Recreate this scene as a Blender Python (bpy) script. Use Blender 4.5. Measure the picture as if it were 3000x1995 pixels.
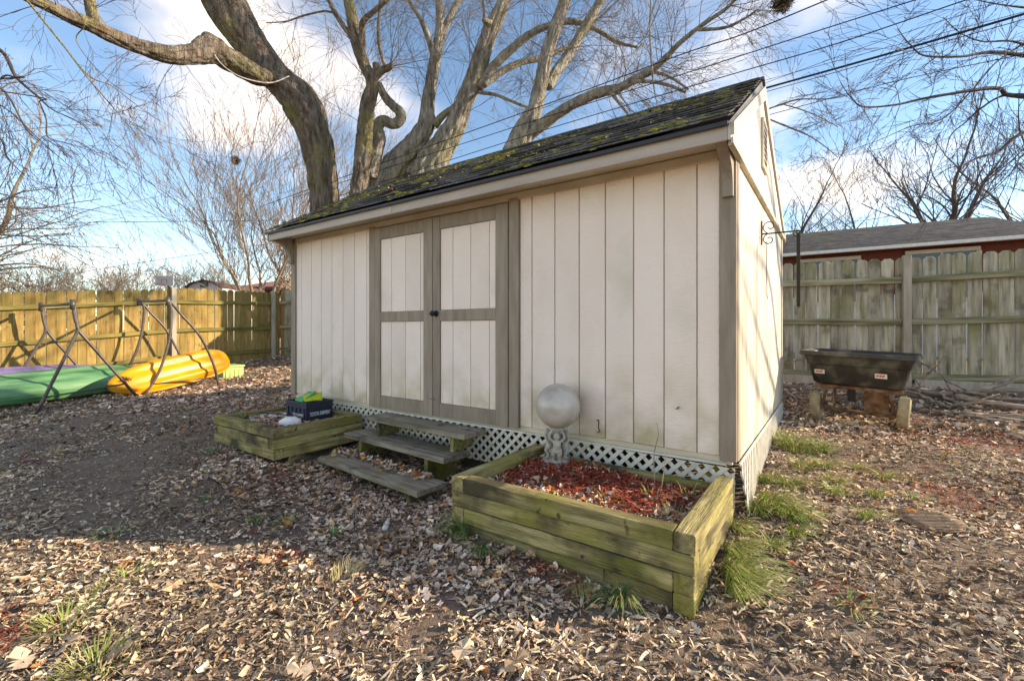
import bpy, bmesh, math, random
import numpy as np
from mathutils import Vector, Matrix
for o in list(bpy.data.objects): bpy.data.objects.remove(o, do_unlink=True)
scene = bpy.context.scene
C = scene.collection
R = math.radians
rng = np.random.default_rng(7)
random.seed(7)

# ------------------------------------------------------------------ camera
F, YAW, HY = 1330.3, -0.61466, 964.1
CAM = np.array([0.4612, -2.9715, 0.7661])
cs, sn = math.cos(YAW), math.sin(YAW)
cam = bpy.data.cameras.new('camera'); camo = bpy.data.objects.new('camera', cam); C.objects.link(camo)
camo.location = CAM; camo.rotation_euler = (R(90), 0, -YAW)
cam.sensor_width = 36; cam.lens = F/3000*36; cam.shift_y = -(997.5-HY)/3000
cam.clip_start = 0.05; cam.clip_end = 2000
scene.camera = camo

# ------------------------------------------------------------------ light
SUN_AZ = math.atan2(0.57, 0.82)        # horizontal direction towards the sun, from +X to +Y
SUN_EL = R(21)
sdir = Vector((math.cos(SUN_AZ)*math.cos(SUN_EL), math.sin(SUN_AZ)*math.cos(SUN_EL), math.sin(SUN_EL)))
sl = bpy.data.lights.new('sun', 'SUN'); sl.energy = 2.8; sl.angle = R(0.6); sl.color = (1.0, 0.95, 0.88)
so = bpy.data.objects.new('sun', sl); C.objects.link(so); so.location = (8, 8, 12)
so.rotation_euler = sdir.to_track_quat('Z', 'Y').to_euler()

world = bpy.data.worlds.new('World'); scene.world = world; world.use_nodes = True
nt = world.node_tree; N = nt.nodes; L = nt.links
for n in list(N): N.remove(n)
out = N.new('ShaderNodeOutputWorld'); bg = N.new('ShaderNodeBackground'); bg.inputs[1].default_value = 0.15
sky = N.new('ShaderNodeTexSky'); sky.sky_type = 'NISHITA'; sky.sun_disc = False
sky.sun_elevation = SUN_EL; sky.sun_rotation = math.pi/2 - SUN_AZ
sky.air_density = 1.0; sky.dust_density = 0.0; sky.ozone_density = 2.6; sky.altitude = 1500
tc = N.new('ShaderNodeTexCoord'); sep = N.new('ShaderNodeSeparateXYZ'); L.new(tc.outputs['Generated'], sep.inputs[0])
def wm(op, a, b=None):
    m = N.new('ShaderNodeMath'); m.operation = op
    for i, v in enumerate((a, b)):
        if v is None: continue
        if isinstance(v, (int, float)): m.inputs[i].default_value = v
        else: L.new(v, m.inputs[i])
    return m.outputs[0]
zz = wm('ADD', wm('MAXIMUM', sep.outputs[2], 0.0), 0.22)
cmb = N.new('ShaderNodeCombineXYZ'); L.new(wm('DIVIDE', sep.outputs[0], zz), cmb.inputs[0]); L.new(wm('DIVIDE', sep.outputs[1], zz), cmb.inputs[1])
mp = N.new('ShaderNodeMapping'); mp.inputs['Location'].default_value = (3.1, 0.75, 0); L.new(cmb.outputs[0], mp.inputs[0])
cn = N.new('ShaderNodeTexNoise'); cn.inputs['Scale'].default_value = 1.15; cn.inputs['Detail'].default_value = 9; cn.inputs['Roughness'].default_value = .52
L.new(mp.outputs[0], cn.inputs[0])
cr = N.new('ShaderNodeValToRGB'); cr.color_ramp.elements[0].position = .48; cr.color_ramp.elements[1].position = .70
cr.color_ramp.interpolation = 'EASE'
L.new(cn.outputs[0], cr.inputs[0])
mixc = N.new('ShaderNodeMix'); mixc.data_type = 'RGBA'; L.new(wm('MULTIPLY', cr.outputs[0], .93), mixc.inputs[0])
hsn = N.new('ShaderNodeHueSaturation'); hsn.inputs['Saturation'].default_value = 1.1; hsn.inputs['Value'].default_value = .80; L.new(sky.outputs[0], hsn.inputs['Color']); L.new(hsn.outputs[0], mixc.inputs[6]); mixc.inputs[7].default_value = (3.7, 3.7, 3.95, 1)
L.new(mixc.outputs[2], bg.inputs[0]); L.new(bg.outputs[0], out.inputs[0])

scene.view_settings.view_transform = 'Standard'; scene.view_settings.look = 'None'
scene.view_settings.gamma = 1; scene.view_settings.exposure = 1.58
scene.view_settings.use_white_balance = True; scene.view_settings.white_balance_temperature = 8700; scene.view_settings.white_balance_tint = 12
scene.render.engine = 'CYCLES'
scene.cycles.max_bounces = 6; scene.cycles.diffuse_bounces = 3; scene.cycles.glossy_bounces = 2

# ------------------------------------------------------------------ helpers
def ray(u, v):
    r = (u-1500)/F; return np.array([sn+r*cs, cs-r*sn, (HY-v)/F])
def pD(u, v, d): return CAM + ray(u, v)*d
def pX(u, v, x): d = ray(u, v); return CAM + d*(x-CAM[0])/d[0]
def pY(u, v, y): d = ray(u, v); return CAM + d*(y-CAM[1])/d[1]
def pZ(u, v, z): d = ray(u, v); return CAM + d*(z-CAM[2])/d[2]
def depth_of(P): return (P[0]-CAM[0])*sn + (P[1]-CAM[1])*cs

def hash3(i, j, k, seed=0):
    h = (i*374761393 + j*668265263 + k*2147483647 + seed*1274126177) & 0xffffffff
    h = ((h ^ (h >> 13))*1274126177) & 0xffffffff
    return ((h ^ (h >> 16)) & 0xffff)/65535.0
def vnoise(P, seed=0):
    P = np.asarray(P, float); I = np.floor(P).astype(np.int64); f = P-I; f = f*f*(3-2*f); r = 0
    for a in (0, 1):
        for b in (0, 1):
            for c in (0, 1):
                w = (f[..., 0] if a else 1-f[..., 0])*(f[..., 1] if b else 1-f[..., 1])*(f[..., 2] if c else 1-f[..., 2])
                r = r + w*hash3(I[..., 0]+a, I[..., 1]+b, I[..., 2]+c, seed)
    return r
def fbm(P, o=3, seed=0):
    P = np.asarray(P, float); r = 0; a = .5; t = 0
    for i in range(o): r = r+a*vnoise(P*2**i, seed+i); t += a; a *= .5
    return r/t

def mesh_np(name, V, faces_flat, counts, cols=None, smooth=False):
    me = bpy.data.meshes.new(name); V = np.asarray(V, np.float32)
    ff = np.asarray(faces_flat, np.int32); cnt = np.asarray(counts, np.int32)
    me.vertices.add(len(V)); me.vertices.foreach_set('co', V.ravel())
    me.loops.add(len(ff)); me.loops.foreach_set('vertex_index', ff)
    me.polygons.add(len(cnt)); st = np.zeros(len(cnt), np.int32); st[1:] = np.cumsum(cnt)[:-1]
    me.polygons.foreach_set('loop_start', st); me.polygons.foreach_set('loop_total', cnt)
    if smooth: me.polygons.foreach_set('use_smooth', np.ones(len(cnt), bool))
    me.update(calc_edges=True); me.validate()
    if cols is not None:
        a = me.color_attributes.new('col', 'FLOAT_COLOR', 'POINT')
        c4 = np.ones((len(V), 4), np.float32); c4[:, :3] = cols; a.data.foreach_set('color', c4.ravel())
    return me

class MB:
    """collects vertices and faces; build() links them as ONE mesh object"""
    def __init__(s): s.V = []; s.Fc = []; s.n = 0
    def add(s, V, faces):
        V = np.asarray(V, float); s.V.append(V); s.Fc += [tuple(i+s.n for i in f) for f in faces]; s.n += len(V); return s
    def box(s, a, b, c=0.0):
        a = np.minimum(a, b).astype(float); b2 = np.maximum(a, b).astype(float)
        V, f = cbox((b2-a)/2, c); return s.add(V+(a+b2)/2, f)
    def obox(s, M, h, c=0.0):
        V, f = cbox(np.array(h, float), c)
        M = np.array(M); return s.add(V@M[:3, :3].T+M[:3, 3], f)
    def tube(s, P, rad, n=8, cap=True):
        V, f = tube_geo(P, rad, n, cap); return s.add(V, f)
    def lathe(s, prof, n=24, origin=(0, 0, 0)):
        V = []; 
        for r, z in prof:
            for i in range(n):
                a = 2*math.pi*i/n; V.append((origin[0]+r*math.cos(a), origin[1]+r*math.sin(a), origin[2]+z))
        f = []
        for k in range(len(prof)-1):
            for i in range(n): f.append((k*n+i, k*n+(i+1) % n, (k+1)*n+(i+1) % n, (k+1)*n+i))
        if prof[0][0] > 1e-4: f.append(tuple(range(n-1, -1, -1)))
        if prof[-1][0] > 1e-4: f.append(tuple((len(prof)-1)*n+i for i in range(n)))
        return s.add(V, f)
    def prism(s, poly, axis, a, b):
        """2-D polygon extruded along axis (0,1,2) from a to b; polygon given in the two other axes in order"""
        n = len(poly); V = []
        for t in (a, b):
            for p in poly:
                q = list(p); q.insert(axis, t); V.append(q)
        f = [tuple(range(n-1, -1, -1)), tuple(range(n, 2*n))]+[(i, (i+1) % n, n+(i+1) % n, n+i) for i in range(n)]
        return s.add(V, f)
    def mesh(s, name='m'):
        me = bpy.data.meshes.new(name); V = np.concatenate(s.V); me.from_pydata(V.tolist(), [], s.Fc); me.update()
        bm = bmesh.new(); bm.from_mesh(me); bmesh.ops.recalc_face_normals(bm, faces=bm.faces); bm.to_mesh(me); bm.free()
        return me
    def build(s, name, mat, parent=None, smooth=False, auto=None):
        me = s.mesh(name)
        if smooth:
            me.polygons.foreach_set('use_smooth', np.ones(len(me.polygons), bool))
        return link(name, me, mat, parent)

def link(name, me, mat, parent=None, loc=None, rot=None):
    o = bpy.data.objects.new(name, me); C.objects.link(o)
    if mat is not None:
        if len(me.materials) == 0: me.materials.append(mat)
    if loc is not None: o.location = loc
    if rot is not None: o.rotation_euler = rot
    if parent is not None:
        o.parent = parent
        # parts are modelled in world space unless a local location is given: keep them where they are
    return o
def part(mb, name, mat, parent, smooth=False):
    """a part modelled in world coordinates, parented to a thing whose Empty stands anywhere"""
    o = mb.build(name, mat, None, smooth); o.parent = parent; o.matrix_parent_inverse = parent_inv(parent); return o
def parent_inv(p):
    M = Matrix.Identity(4); q = p
    while q is not None:
        M = Matrix.LocRotScale(q.location, q.rotation_euler, q.scale) @ M if q.parent is None else (q.matrix_parent_inverse @ Matrix.LocRotScale(q.location, q.rotation_euler, q.scale) @ M)
        q = q.parent
    return M.inverted()
def place(me, name, mat, parent, M):
    """an object that shares mesh data, placed by a world matrix"""
    o = link(name, me, mat)
    o.matrix_basis = M
    if parent is not None: o.parent = parent; o.matrix_parent_inverse = parent_inv(parent)
    return o
def thing(name, label, cat, loc=(0, 0, 0), group=None):
    o = bpy.data.objects.new(name, None); C.objects.link(o); o.empty_display_size = .1
    o.location = loc; return tag(o, label, cat, group)
def tag(o, label=None, cat=None, group=None, kind=None):
    if label: o['label'] = label
    if cat: o['category'] = cat
    if group: o['group'] = group
    if kind: o['kind'] = kind
    return o

def cbox(h, c):
    hx, hy, hz = h
    if c <= 0:
        V = [(x*hx, y*hy, z*hz) for x in (-1, 1) for y in (-1, 1) for z in (-1, 1)]
        return np.array(V), [(0, 1, 3, 2), (4, 6, 7, 5), (0, 4, 5, 1), (2, 3, 7, 6), (0, 2, 6, 4), (1, 5, 7, 3)]
    c = min(c, .45*min(hx, hy, hz)); V = []; idx = {}
    for x in (-1, 1):
        for y in (-1, 1):
            for z in (-1, 1):
                for k in range(3):
                    q = [x*(hx-c), y*(hy-c), z*(hz-c)]; q[k] = (x, y, z)[k]*h[k]
                    idx[(x, y, z, k)] = len(V); V.append(q)
    f = []
    o = [(-1, -1), (1, -1), (1, 1), (-1, 1)]
    def key(k, s, a, b):
        q = [0, 0, 0]; q[k] = s; q[(k+1) % 3] = a; q[(k+2) % 3] = b; return q
    for k in range(3):
        for s in (-1, 1):
            f.append(tuple(idx[(*key(k, s, a, b), k)] for a, b in (o if s > 0 else o[::-1])))
    for k in range(3):
        for a in (-1, 1):
            for b in (-1, 1):
                i, j = (k+1) % 3, (k+2) % 3
                p, q = key(k, -1, a, b), key(k, 1, a, b)
                f.append((idx[(*p, i)], idx[(*q, i)], idx[(*q, j)], idx[(*p, j)]))
    for x in (-1, 1):
        for y in (-1, 1):
            for z in (-1, 1): f.append(tuple(idx[(x, y, z, k)] for k in range(3)))
    return np.array(V), f

def frames(P):
    P = np.asarray(P, float); T = np.zeros_like(P); T[1:-1] = P[2:]-P[:-2]; T[0] = P[1]-P[0]; T[-1] = P[-1]-P[-2]
    T /= np.linalg.norm(T, axis=1)[:, None]+1e-12
    ref = np.array([0, 0, 1.]) if abs(T[0][2]) < .9 else np.array([1., 0, 0])
    A = np.zeros_like(P); a = ref
    for i in range(len(P)):
        a = a-T[i]*np.dot(a, T[i]); nrm = np.linalg.norm(a); a = a/nrm if nrm > 1e-6 else np.array([1., 0, 0]); A[i] = a
    return T, A, np.cross(T, A)
def tube_geo(P, rad, n=8, cap=True):
    P = np.asarray(P, float); m = len(P); rad = np.broadcast_to(np.asarray(rad, float), (m,))
    T, A, B = frames(P); th = np.arange(n)*2*np.pi/n
    V = P[:, None]+rad[:, None, None]*(np.cos(th)[None, :, None]*A[:, None]+np.sin(th)[None, :, None]*B[:, None])
    f = []
    for k in range(m-1):
        for i in range(n): j = (i+1) % n; f.append((k*n+i, k*n+j, (k+1)*n+j, (k+1)*n+i))
    if cap: f.append(tuple(range(n-1, -1, -1))); f.append(tuple((m-1)*n+i for i in range(n)))
    return V.reshape(-1, 3), f
def smooth_path(P, k=6):
    """Catmull-Rom through the control points (any number of columns)"""
    P = np.asarray(P, float); Q = np.vstack([2*P[0]-P[1], P, 2*P[-1]-P[-2]]); o = []
    for i in range(1, len(Q)-2):
        for t in np.linspace(0, 1, k, endpoint=False):
            a, b, c, d = Q[i-1], Q[i], Q[i+1], Q[i+2]
            o.append(.5*((2*b)+(c-a)*t+(2*a-5*b+4*c-d)*t*t+(3*b-a-3*c+d)*t**3))
    o.append(P[-1]); return np.array(o)
def rotM(loc, ex, ey, ez):
    return Matrix(((ex[0], ey[0], ez[0], loc[0]), (ex[1], ey[1], ez[1], loc[1]), (ex[2], ey[2], ez[2], loc[2]), (0, 0, 0, 1)))
def unit(v): v = np.asarray(v, float); return v/np.linalg.norm(v)

# ------------------------------------------------------------------ materials
def newmat(name):
    m = bpy.data.materials.new(name); m.use_nodes = True
    return m, m.node_tree.nodes, m.node_tree.links, m.node_tree.nodes['Principled BSDF']
def pmat(name, ramp, scale=(8, 8, 8), detail=6, rough=.75, bump=.3, bdist=.01, rnd=.15, fine=None, spec=.3, metal=0, dirt=None, rough2=.55, cloud=None):
    """noise-driven colour on object coordinates, shifted and toned per object; optional dirt = (colour, z_low, z_high, scale) stain"""
    m, n, l, b = newmat(name)
    t = n.new('ShaderNodeTexCoord'); oi = n.new('ShaderNodeObjectInfo')
    sh = n.new('ShaderNodeVectorMath'); sh.operation = 'MULTIPLY'; sh.inputs[1].default_value = (37, 23, 51)
    cx = n.new('ShaderNodeCombineXYZ')
    for i in range(3): l.new(oi.outputs['Random'], cx.inputs[i])
    l.new(cx.outputs[0], sh.inputs[0])
    ad = n.new('ShaderNodeVectorMath'); ad.operation = 'ADD'; l.new(t.outputs['Object'], ad.inputs[0]); l.new(sh.outputs[0], ad.inputs[1])
    mp = n.new('ShaderNodeMapping'); mp.inputs['Scale'].default_value = scale; l.new(ad.outputs[0], mp.inputs[0])
    tx = n.new('ShaderNodeTexNoise'); tx.inputs['Scale'].default_value = 1; tx.inputs['Detail'].default_value = detail; tx.inputs['Roughness'].default_value = rough2
    l.new(mp.outputs[0], tx.inputs[0])
    cr = n.new('ShaderNodeValToRGB'); e = cr.color_ramp.elements
    while len(e) < len(ramp): e.new(.5)
    for i, (p, c) in enumerate(ramp): e[i].position = p; e[i].color = (*c, 1)
    l.new(tx.outputs[0], cr.inputs[0]); col = cr.outputs[0]
    for cloud in (cloud if isinstance(cloud, list) else [cloud] if cloud else []):      # large soft patches of further colours (algae, mould, fading)
        t2 = n.new('ShaderNodeTexNoise'); t2.inputs['Scale'].default_value = cloud[1]; t2.inputs['Detail'].default_value = 5; l.new(ad.outputs[0], t2.inputs[0])
        r2 = n.new('ShaderNodeValToRGB'); r2.color_ramp.elements[0].position = cloud[2]; r2.color_ramp.elements[1].position = cloud[3]; l.new(t2.outputs[0], r2.inputs[0])
        mx = n.new('ShaderNodeMix'); mx.data_type = 'RGBA'; l.new(r2.outputs[0], mx.inputs[0]); l.new(col, mx.inputs[6]); mx.inputs[7].default_value = (*cloud[0], 1); col = mx.outputs[2]
    if dirt:
        dc, z0, z1, ds, amt = dirt; sp = n.new('ShaderNodeSeparateXYZ'); l.new(t.outputs['Object'], sp.inputs[0])
        mr = n.new('ShaderNodeMapRange'); mr.inputs[1].default_value = z1; mr.inputs[2].default_value = z0; l.new(sp.outputs[2], mr.inputs[0])
        t3 = n.new('ShaderNodeTexNoise'); t3.inputs['Scale'].default_value = ds; t3.inputs['Detail'].default_value = 7; l.new(ad.outputs[0], t3.inputs[0])
        r3 = n.new('ShaderNodeValToRGB'); r3.color_ramp.elements[0].position = .38; r3.color_ramp.elements[1].position = .72; l.new(t3.outputs[0], r3.inputs[0])
        mu = n.new('ShaderNodeMath'); mu.operation = 'MULTIPLY'; l.new(mr.outputs[0], mu.inputs[0]); l.new(r3.outputs[0], mu.inputs[1])
        m2 = n.new('ShaderNodeMath'); m2.operation = 'MULTIPLY'; l.new(mu.outputs[0], m2.inputs[0]); m2.inputs[1].default_value = amt
        mx = n.new('ShaderNodeMix'); mx.data_type = 'RGBA'; l.new(m2.outputs[0], mx.inputs[0]); l.new(col, mx.inputs[6]); mx.inputs[7].default_value = (*dc, 1); col = mx.outputs[2]
    if rnd:
        mr = n.new('ShaderNodeMapRange'); mr.inputs[3].default_value = 1-rnd; mr.inputs[4].default_value = 1+rnd; l.new(oi.outputs['Random'], mr.inputs[0])
        hs = n.new('ShaderNodeHueSaturation'); l.new(mr.outputs[0], hs.inputs['Value']); l.new(col, hs.inputs['Color']); col = hs.outputs[0]
    l.new(col, b.inputs['Base Color'])
    b.inputs['Roughness'].default_value = rough; b.inputs['Metallic'].default_value = metal; b.inputs['Specular IOR Level'].default_value = spec
    if bump:
        src = tx.outputs[0]
        if fine:
            mf = n.new('ShaderNodeMapping'); mf.inputs['Scale'].default_value = fine; l.new(ad.outputs[0], mf.inputs[0])
            tf = n.new('ShaderNodeTexNoise'); tf.inputs['Scale'].default_value = 1; tf.inputs['Detail'].default_value = 4; l.new(mf.outputs[0], tf.inputs[0])
            mm = n.new('ShaderNodeMath'); mm.operation = 'ADD'; l.new(src, mm.inputs[0]); l.new(tf.outputs[0], mm.inputs[1]); src = mm.outputs[0]
        bp = n.new('ShaderNodeBump'); bp.inputs['Strength'].default_value = bump; bp.inputs['Distance'].default_value = bdist
        l.new(src, bp.inputs['Height']); l.new(bp.outputs[0], b.inputs['Normal'])
    return m
def vmat(name, rough=.8, spec=.2, trans=0, bump=0):
    """colour from the mesh's own colour attribute (each leaf, chip or blade has its colour)"""
    m, n, l, b = newmat(name); a = n.new('ShaderNodeAttribute'); a.attribute_name = 'col'
    t = n.new('ShaderNodeTexCoord'); tx = n.new('ShaderNodeTexNoise'); tx.inputs['Scale'].default_value = 90; tx.inputs['Detail'].default_value = 3
    l.new(t.outputs['Object'], tx.inputs[0])
    mr = n.new('ShaderNodeMapRange'); mr.inputs[1].default_value = .3; mr.inputs[2].default_value = .7; mr.inputs[3].default_value = .72; mr.inputs[4].default_value = 1.22; l.new(tx.outputs[0], mr.inputs[0])
    hs = n.new('ShaderNodeHueSaturation'); l.new(mr.outputs[0], hs.inputs['Value']); l.new(a.outputs['Color'], hs.inputs['Color'])
    l.new(hs.outputs[0], b.inputs['Base Color']); b.inputs['Roughness'].default_value = rough; b.inputs['Specular IOR Level'].default_value = spec
    return m
def flat(name, col, rough=.6, metal=0, spec=.4): return pmat(name, [(.3, tuple(c*.88 for c in col)), (.7, tuple(min(1, c*1.1) for c in col))], (14, 14, 14), 5, rough, .12, .004, .05, spec=spec, metal=metal)

M = {}
cream = (.92, .775, .68)
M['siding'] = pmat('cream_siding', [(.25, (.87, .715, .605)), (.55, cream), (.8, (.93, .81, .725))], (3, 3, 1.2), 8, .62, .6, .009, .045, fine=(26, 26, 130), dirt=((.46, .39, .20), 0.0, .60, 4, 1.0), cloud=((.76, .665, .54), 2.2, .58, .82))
M['gable'] = pmat('sun_dimmed_cream_siding', [(.3, (.36, .31, .235)), (.46, (.58, .515, .43)), (.62, (.73, .665, .58))], (9, 9, .7), 9, .65, .35, .006, .05, fine=(30, 60, 12), dirt=((.36, .33, .16), 0.0, 2.4, 3, .55))  # stained cream siding, its colour darkened to offset the direct sun
M['trim'] = pmat('taupe_trim', [(.25, (.23, .175, .13)), (.55, (.315, .25, .19)), (.8, (.38, .31, .245))], (20, 20, 3), 8, .6, .35, .006, .06, fine=(90, 90, 8))
M['fascia'] = pmat('pale_taupe_fascia', [(.25, (.40, .335, .275)), (.55, (.50, .425, .36)), (.8, (.57, .49, .42))], (2, 14, 14), 8, .55, .3, .005, .04, fine=(6, 80, 80))  # paler taupe than the trim
M['soffit'] = pmat('soffit_paint', [(.25, (.50, .42, .29)), (.6, (.66, .57, .42)), (.85, (.72, .64, .50))], (3, 9, 9), 7, .65, .25, .005, .04)
M['shingle'] = pmat('asphalt_shingle', [(.3, (.055, .050, .048)), (.5, (.115, .107, .10)), (.75, (.21, .195, .18))], (40, 40, 40), 8, .95, .8, .01, .38, fine=(260, 260, 260), cloud=((.13, .12, .045), 5, .56, .78), spec=.08)
M['drip'] = flat('drip_edge', (.03, .03, .035), .5)
M['dark'] = flat('dark_void', (.03, .028, .026), .9)
M['lattice'] = pmat('white_lattice', [(.25, (.46, .42, .32)), (.5, (.66, .62, .53)), (.8, (.76, .73, .66))], (9, 9, 9), 6, .5, .15, .003, .06, dirt=((.38, .36, .20), -.35, .0, 9, .5))
M['timber'] = pmat('mossy_timber', [(.28, (.06, .047, .020)), (.43, (.235, .19, .078)), (.58, (.42, .345, .155)), (.8, (.60, .51, .28))], (2.2, 26, 26), 11, .8, .9, .012, .2, fine=(8, 170, 170), cloud=[((.23, .215, .035), 3.0, .47, .72), ((.075, .062, .034), 3.6, .50, .68), ((.04, .033, .02), 15, .64, .74)], rough2=.66)
M['tread'] = pmat('grey_tread', [(.3, (.085, .066, .045)), (.45, (.25, .205, .15)), (.6, (.38, .325, .25)), (.8, (.50, .44, .36))], (2.6, 30, 30), 11, .85, .9, .010, .1, fine=(9, 200, 200), cloud=[((.15, .145, .05), 4, .52, .78), ((.06, .05, .035), 6, .58, .74)], rough2=.68)
M['fence_y'] = pmat('yellowed_fence', [(.27, (.15, .085, .025)), (.45, (.30, .19, .058)), (.6, (.38, .255, .085)), (.8, (.48, .345, .145))], (16, 16, 1.8), 10, .8, .5, .006, .26, fine=(120, 120, 5), cloud=[((.21, .175, .05), 2.0, .52, .75), ((.09, .065, .025), 5, .62, .76)], rough2=.62, dirt=((.11, .10, .025), 1.95, 1.25, 1.6, 1.0))
M['rail_y'] = pmat('green_fence_rail', [(.25, (.08, .065, .02)), (.5, (.20, .165, .048)), (.8, (.33, .265, .09))], (1.6, 20, 20), 9, .8, .5, .006, .15, fine=(5, 130, 130))
M['fence_top'] = M['fence_y']
M['fence_g'] = pmat('grey_green_fence', [(.29, (.10, .085, .055)), (.44, (.32, .285, .20)), (.58, (.48, .44, .33)), (.78, (.66, .615, .50))], (17, 17, 1.5), 11, .85, .55, .006, .22, fine=(120, 120, 5), cloud=[((.25, .235, .10), 1.9, .50, .72), ((.10, .08, .055), 3.2, .56, .72)], rough2=.66)
M['rail_g'] = pmat('mossy_rail', [(.3, (.09, .085, .04)), (.5, (.25, .235, .13)), (.75, (.48, .44, .33))], (1.5, 18, 18), 8, .85, .5, .006, .15, fine=(5, 130, 130))
M['post_g'] = pmat('grey_post', [(.2, (.27, .215, .16)), (.5, (.46, .39, .31)), (.8, (.58, .50, .41))], (16, 16, 1.5), 8, .8, .4, .006, .1, fine=(120, 120, 5), cloud=((.24, .24, .13), 2, .5, .8))
M['bark'] = pmat('grey_bark', [(.30, (.065, .052, .042)), (.44, (.235, .205, .165)), (.58, (.40, .36, .30)), (.78, (.55, .51, .445))], (9.5, 9.5, 2.2), 11, .92, 1.0, .08, .06, fine=(34, 34, 8), cloud=((.28, .26, .11), 1.1, .52, .78), rough2=.66)
M['bark_dark'] = pmat('dark_bark', [(.30, (.038, .027, .022)), (.45, (.14, .108, .084)), (.6, (.26, .215, .17)), (.8, (.38, .335, .275))], (9.5, 9.5, 2.2), 11, .92, 1.0, .08, .06, fine=(34, 34, 8), cloud=[((.27, .245, .08), .9, .50, .72), ((.14, .05, .025), 1.3, .64, .74)], rough2=.66)
M['bark_black'] = pmat('blackish_bark', [(.3, (.03, .022, .022)), (.55, (.075, .058, .055)), (.8, (.14, .11, .10))], (12, 12, 3), 9, .92, .8, .03, .05)
M['twig_tan'] = flat('tan_twig', (.27, .205, .145), .85)
M['twig_dark'] = flat('dark_twig', (.085, .065, .06), .85)
M['twig_grey'] = flat('grey_twig', (.20, .165, .135), .85)
M['wire'] = flat('black_cable', (.012, .012, .02), .5)
M['steel'] = pmat('brown_steel', [(.3, (.075, .062, .058)), (.7, (.135, .112, .10))], (20, 20, 20), 6, .42, .1, .002, .1, spec=.5, metal=.35)
M['iron'] = flat('black_iron', (.02, .018, .016), .5, .3)
M['concrete'] = pmat('aged_white_stone', [(.28, (.24, .205, .16)), (.46, (.43, .385, .32)), (.7, (.58, .535, .465))], (22, 22, 22), 9, .85, .5, .004, .03, fine=(90, 90, 90), cloud=((.28, .25, .19), 9, .52, .75))
M['globe'] = pmat('stone_globe', [(.25, (.40, .35, .30)), (.5, (.54, .48, .42)), (.8, (.64, .58, .52))], (7, 7, 4), 9, .26, .1, .002, .0, fine=(120, 120, 120), cloud=((.31, .27, .225), 6, .46, .74), spec=.6)
M['navy'] = flat('navy_plastic', (.022, .028, .055), .42)
M['lettering'] = flat('pale_lettering', (.80, .81, .84), .6)
M['green_bag'] = flat('green_plastic', (.02, .36, .09), .35)
M['lime'] = flat('lime_plastic', (.45, .52, .03), .4)
M['white_cloth'] = flat('white_cloth', (.78, .78, .78), .8)
M['sheet'] = pmat('cloudy_sheet', [(.3, (.45, .46, .47)), (.7, (.66, .67, .68))], (5, 5, 5), 5, .3, .3, .02, 0, spec=.5)
M['poly'] = pmat('black_tub_plastic', [(.32, (.012, .011, .010)), (.5, (.028, .026, .022)), (.62, (.085, .078, .058)), (.8, (.14, .13, .10))], (6, 6, 6), 9, .45, .25, .006, 0, fine=(60, 60, 60), spec=.45)
M['rust'] = pmat('rusty_steel', [(.3, (.035, .02, .012)), (.46, (.14, .06, .026)), (.6, (.21, .12, .065)), (.8, (.30, .23, .17))], (12, 12, 12), 9, .85, .4, .004, .1)
M['tyre'] = pmat('tan_tyre', [(.25, (.20, .155, .085)), (.55, (.37, .305, .19)), (.8, (.47, .40, .28))], (18, 18, 18), 7, .9, .5, .006, .1)  # pale tan, mottled darker
M['orange'] = flat('orange_print', (.72, .11, .02), .6)
M['sticker'] = flat('white_sticker', (.70, .68, .66), .6)
M['yellow_k'] = pmat('yellow_kayak', [(.3, (.70, .27, .010)), (.6, (.82, .34, .012)), (.85, (.86, .41, .03))], (4, 4, 4), 6, .38, .08, .004, 0, spec=.5)
M['green_k'] = pmat('green_kayak', [(.3, (.04, .13, .055)), (.47, (.075, .23, .09)), (.6, (.13, .31, .15)), (.8, (.26, .42, .30))], (9, 1.4, 9), 8, .45, .15, .004, 0, spec=.5)
M['purple_k'] = pmat('purple_kayak', [(.3, (.13, .10, .24)), (.7, (.24, .19, .38))], (2, 8, 8), 6, .45, .1, .004, 0, spec=.5)
M['limebox'] = pmat('pale_lime_plastic', [(.3, (.36, .48, .15)), (.7, (.45, .57, .22))], (6, 6, 6), 5, .6, .1, .004, 0)
M['brick'] = pmat('red_brick', [(.3, (.11, .026, .016)), (.7, (.19, .048, .03))], (9, 9, 30), 5, .85, .4, .01, 0)
M['houseroof'] = pmat('neighbour_shingle', [(.3, (.045, .042, .045)), (.47, (.095, .087, .086)), (.62, (.16, .148, .138)), (.8, (.25, .235, .21))], (3, 3, 14), 9, .9, .6, .02, .12, fine=(20, 20, 60), cloud=((.19, .17, .05), .7, .56, .74), rough2=.68)
M['whitepaint'] = flat('white_paint', (.72, .70, .68), .5)
M['tanpaint'] = flat('tan_paint', (.55, .46, .36), .6)
M['glass'] = flat('window_glass', (.05, .06, .07), .08, 0, .6)
M['redroof'] = pmat('red_brown_roof', [(.3, (.23, .09, .07)), (.7, (.36, .16, .12))], (6, 6, 20), 6, .9, .4, .02, .1)
M['palewall'] = flat('pale_wall', (.62, .62, .64), .8)
M['brownroof'] = flat('brown_roof', (.10, .055, .04), .9)
M['soil'] = pmat('leaf_mould', [(.3, (.10, .068, .048)), (.45, (.26, .185, .135)), (.6, (.40, .295, .215)), (.78, (.56, .43, .32))], (26, 26, 26), 12, .95, 1.0, .03, 0, fine=(150, 150, 150), cloud=[((.33, .235, .18), 1.1, .45, .7), ((.46, .345, .235), 7, .55, .72)], rough2=.72)
M['litter'] = vmat('dry_leaves', .78, .25)
M['grass'] = vmat('grass_blades', .55, .3)
M['moss'] = vmat('roof_moss', .95, .1)
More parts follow.
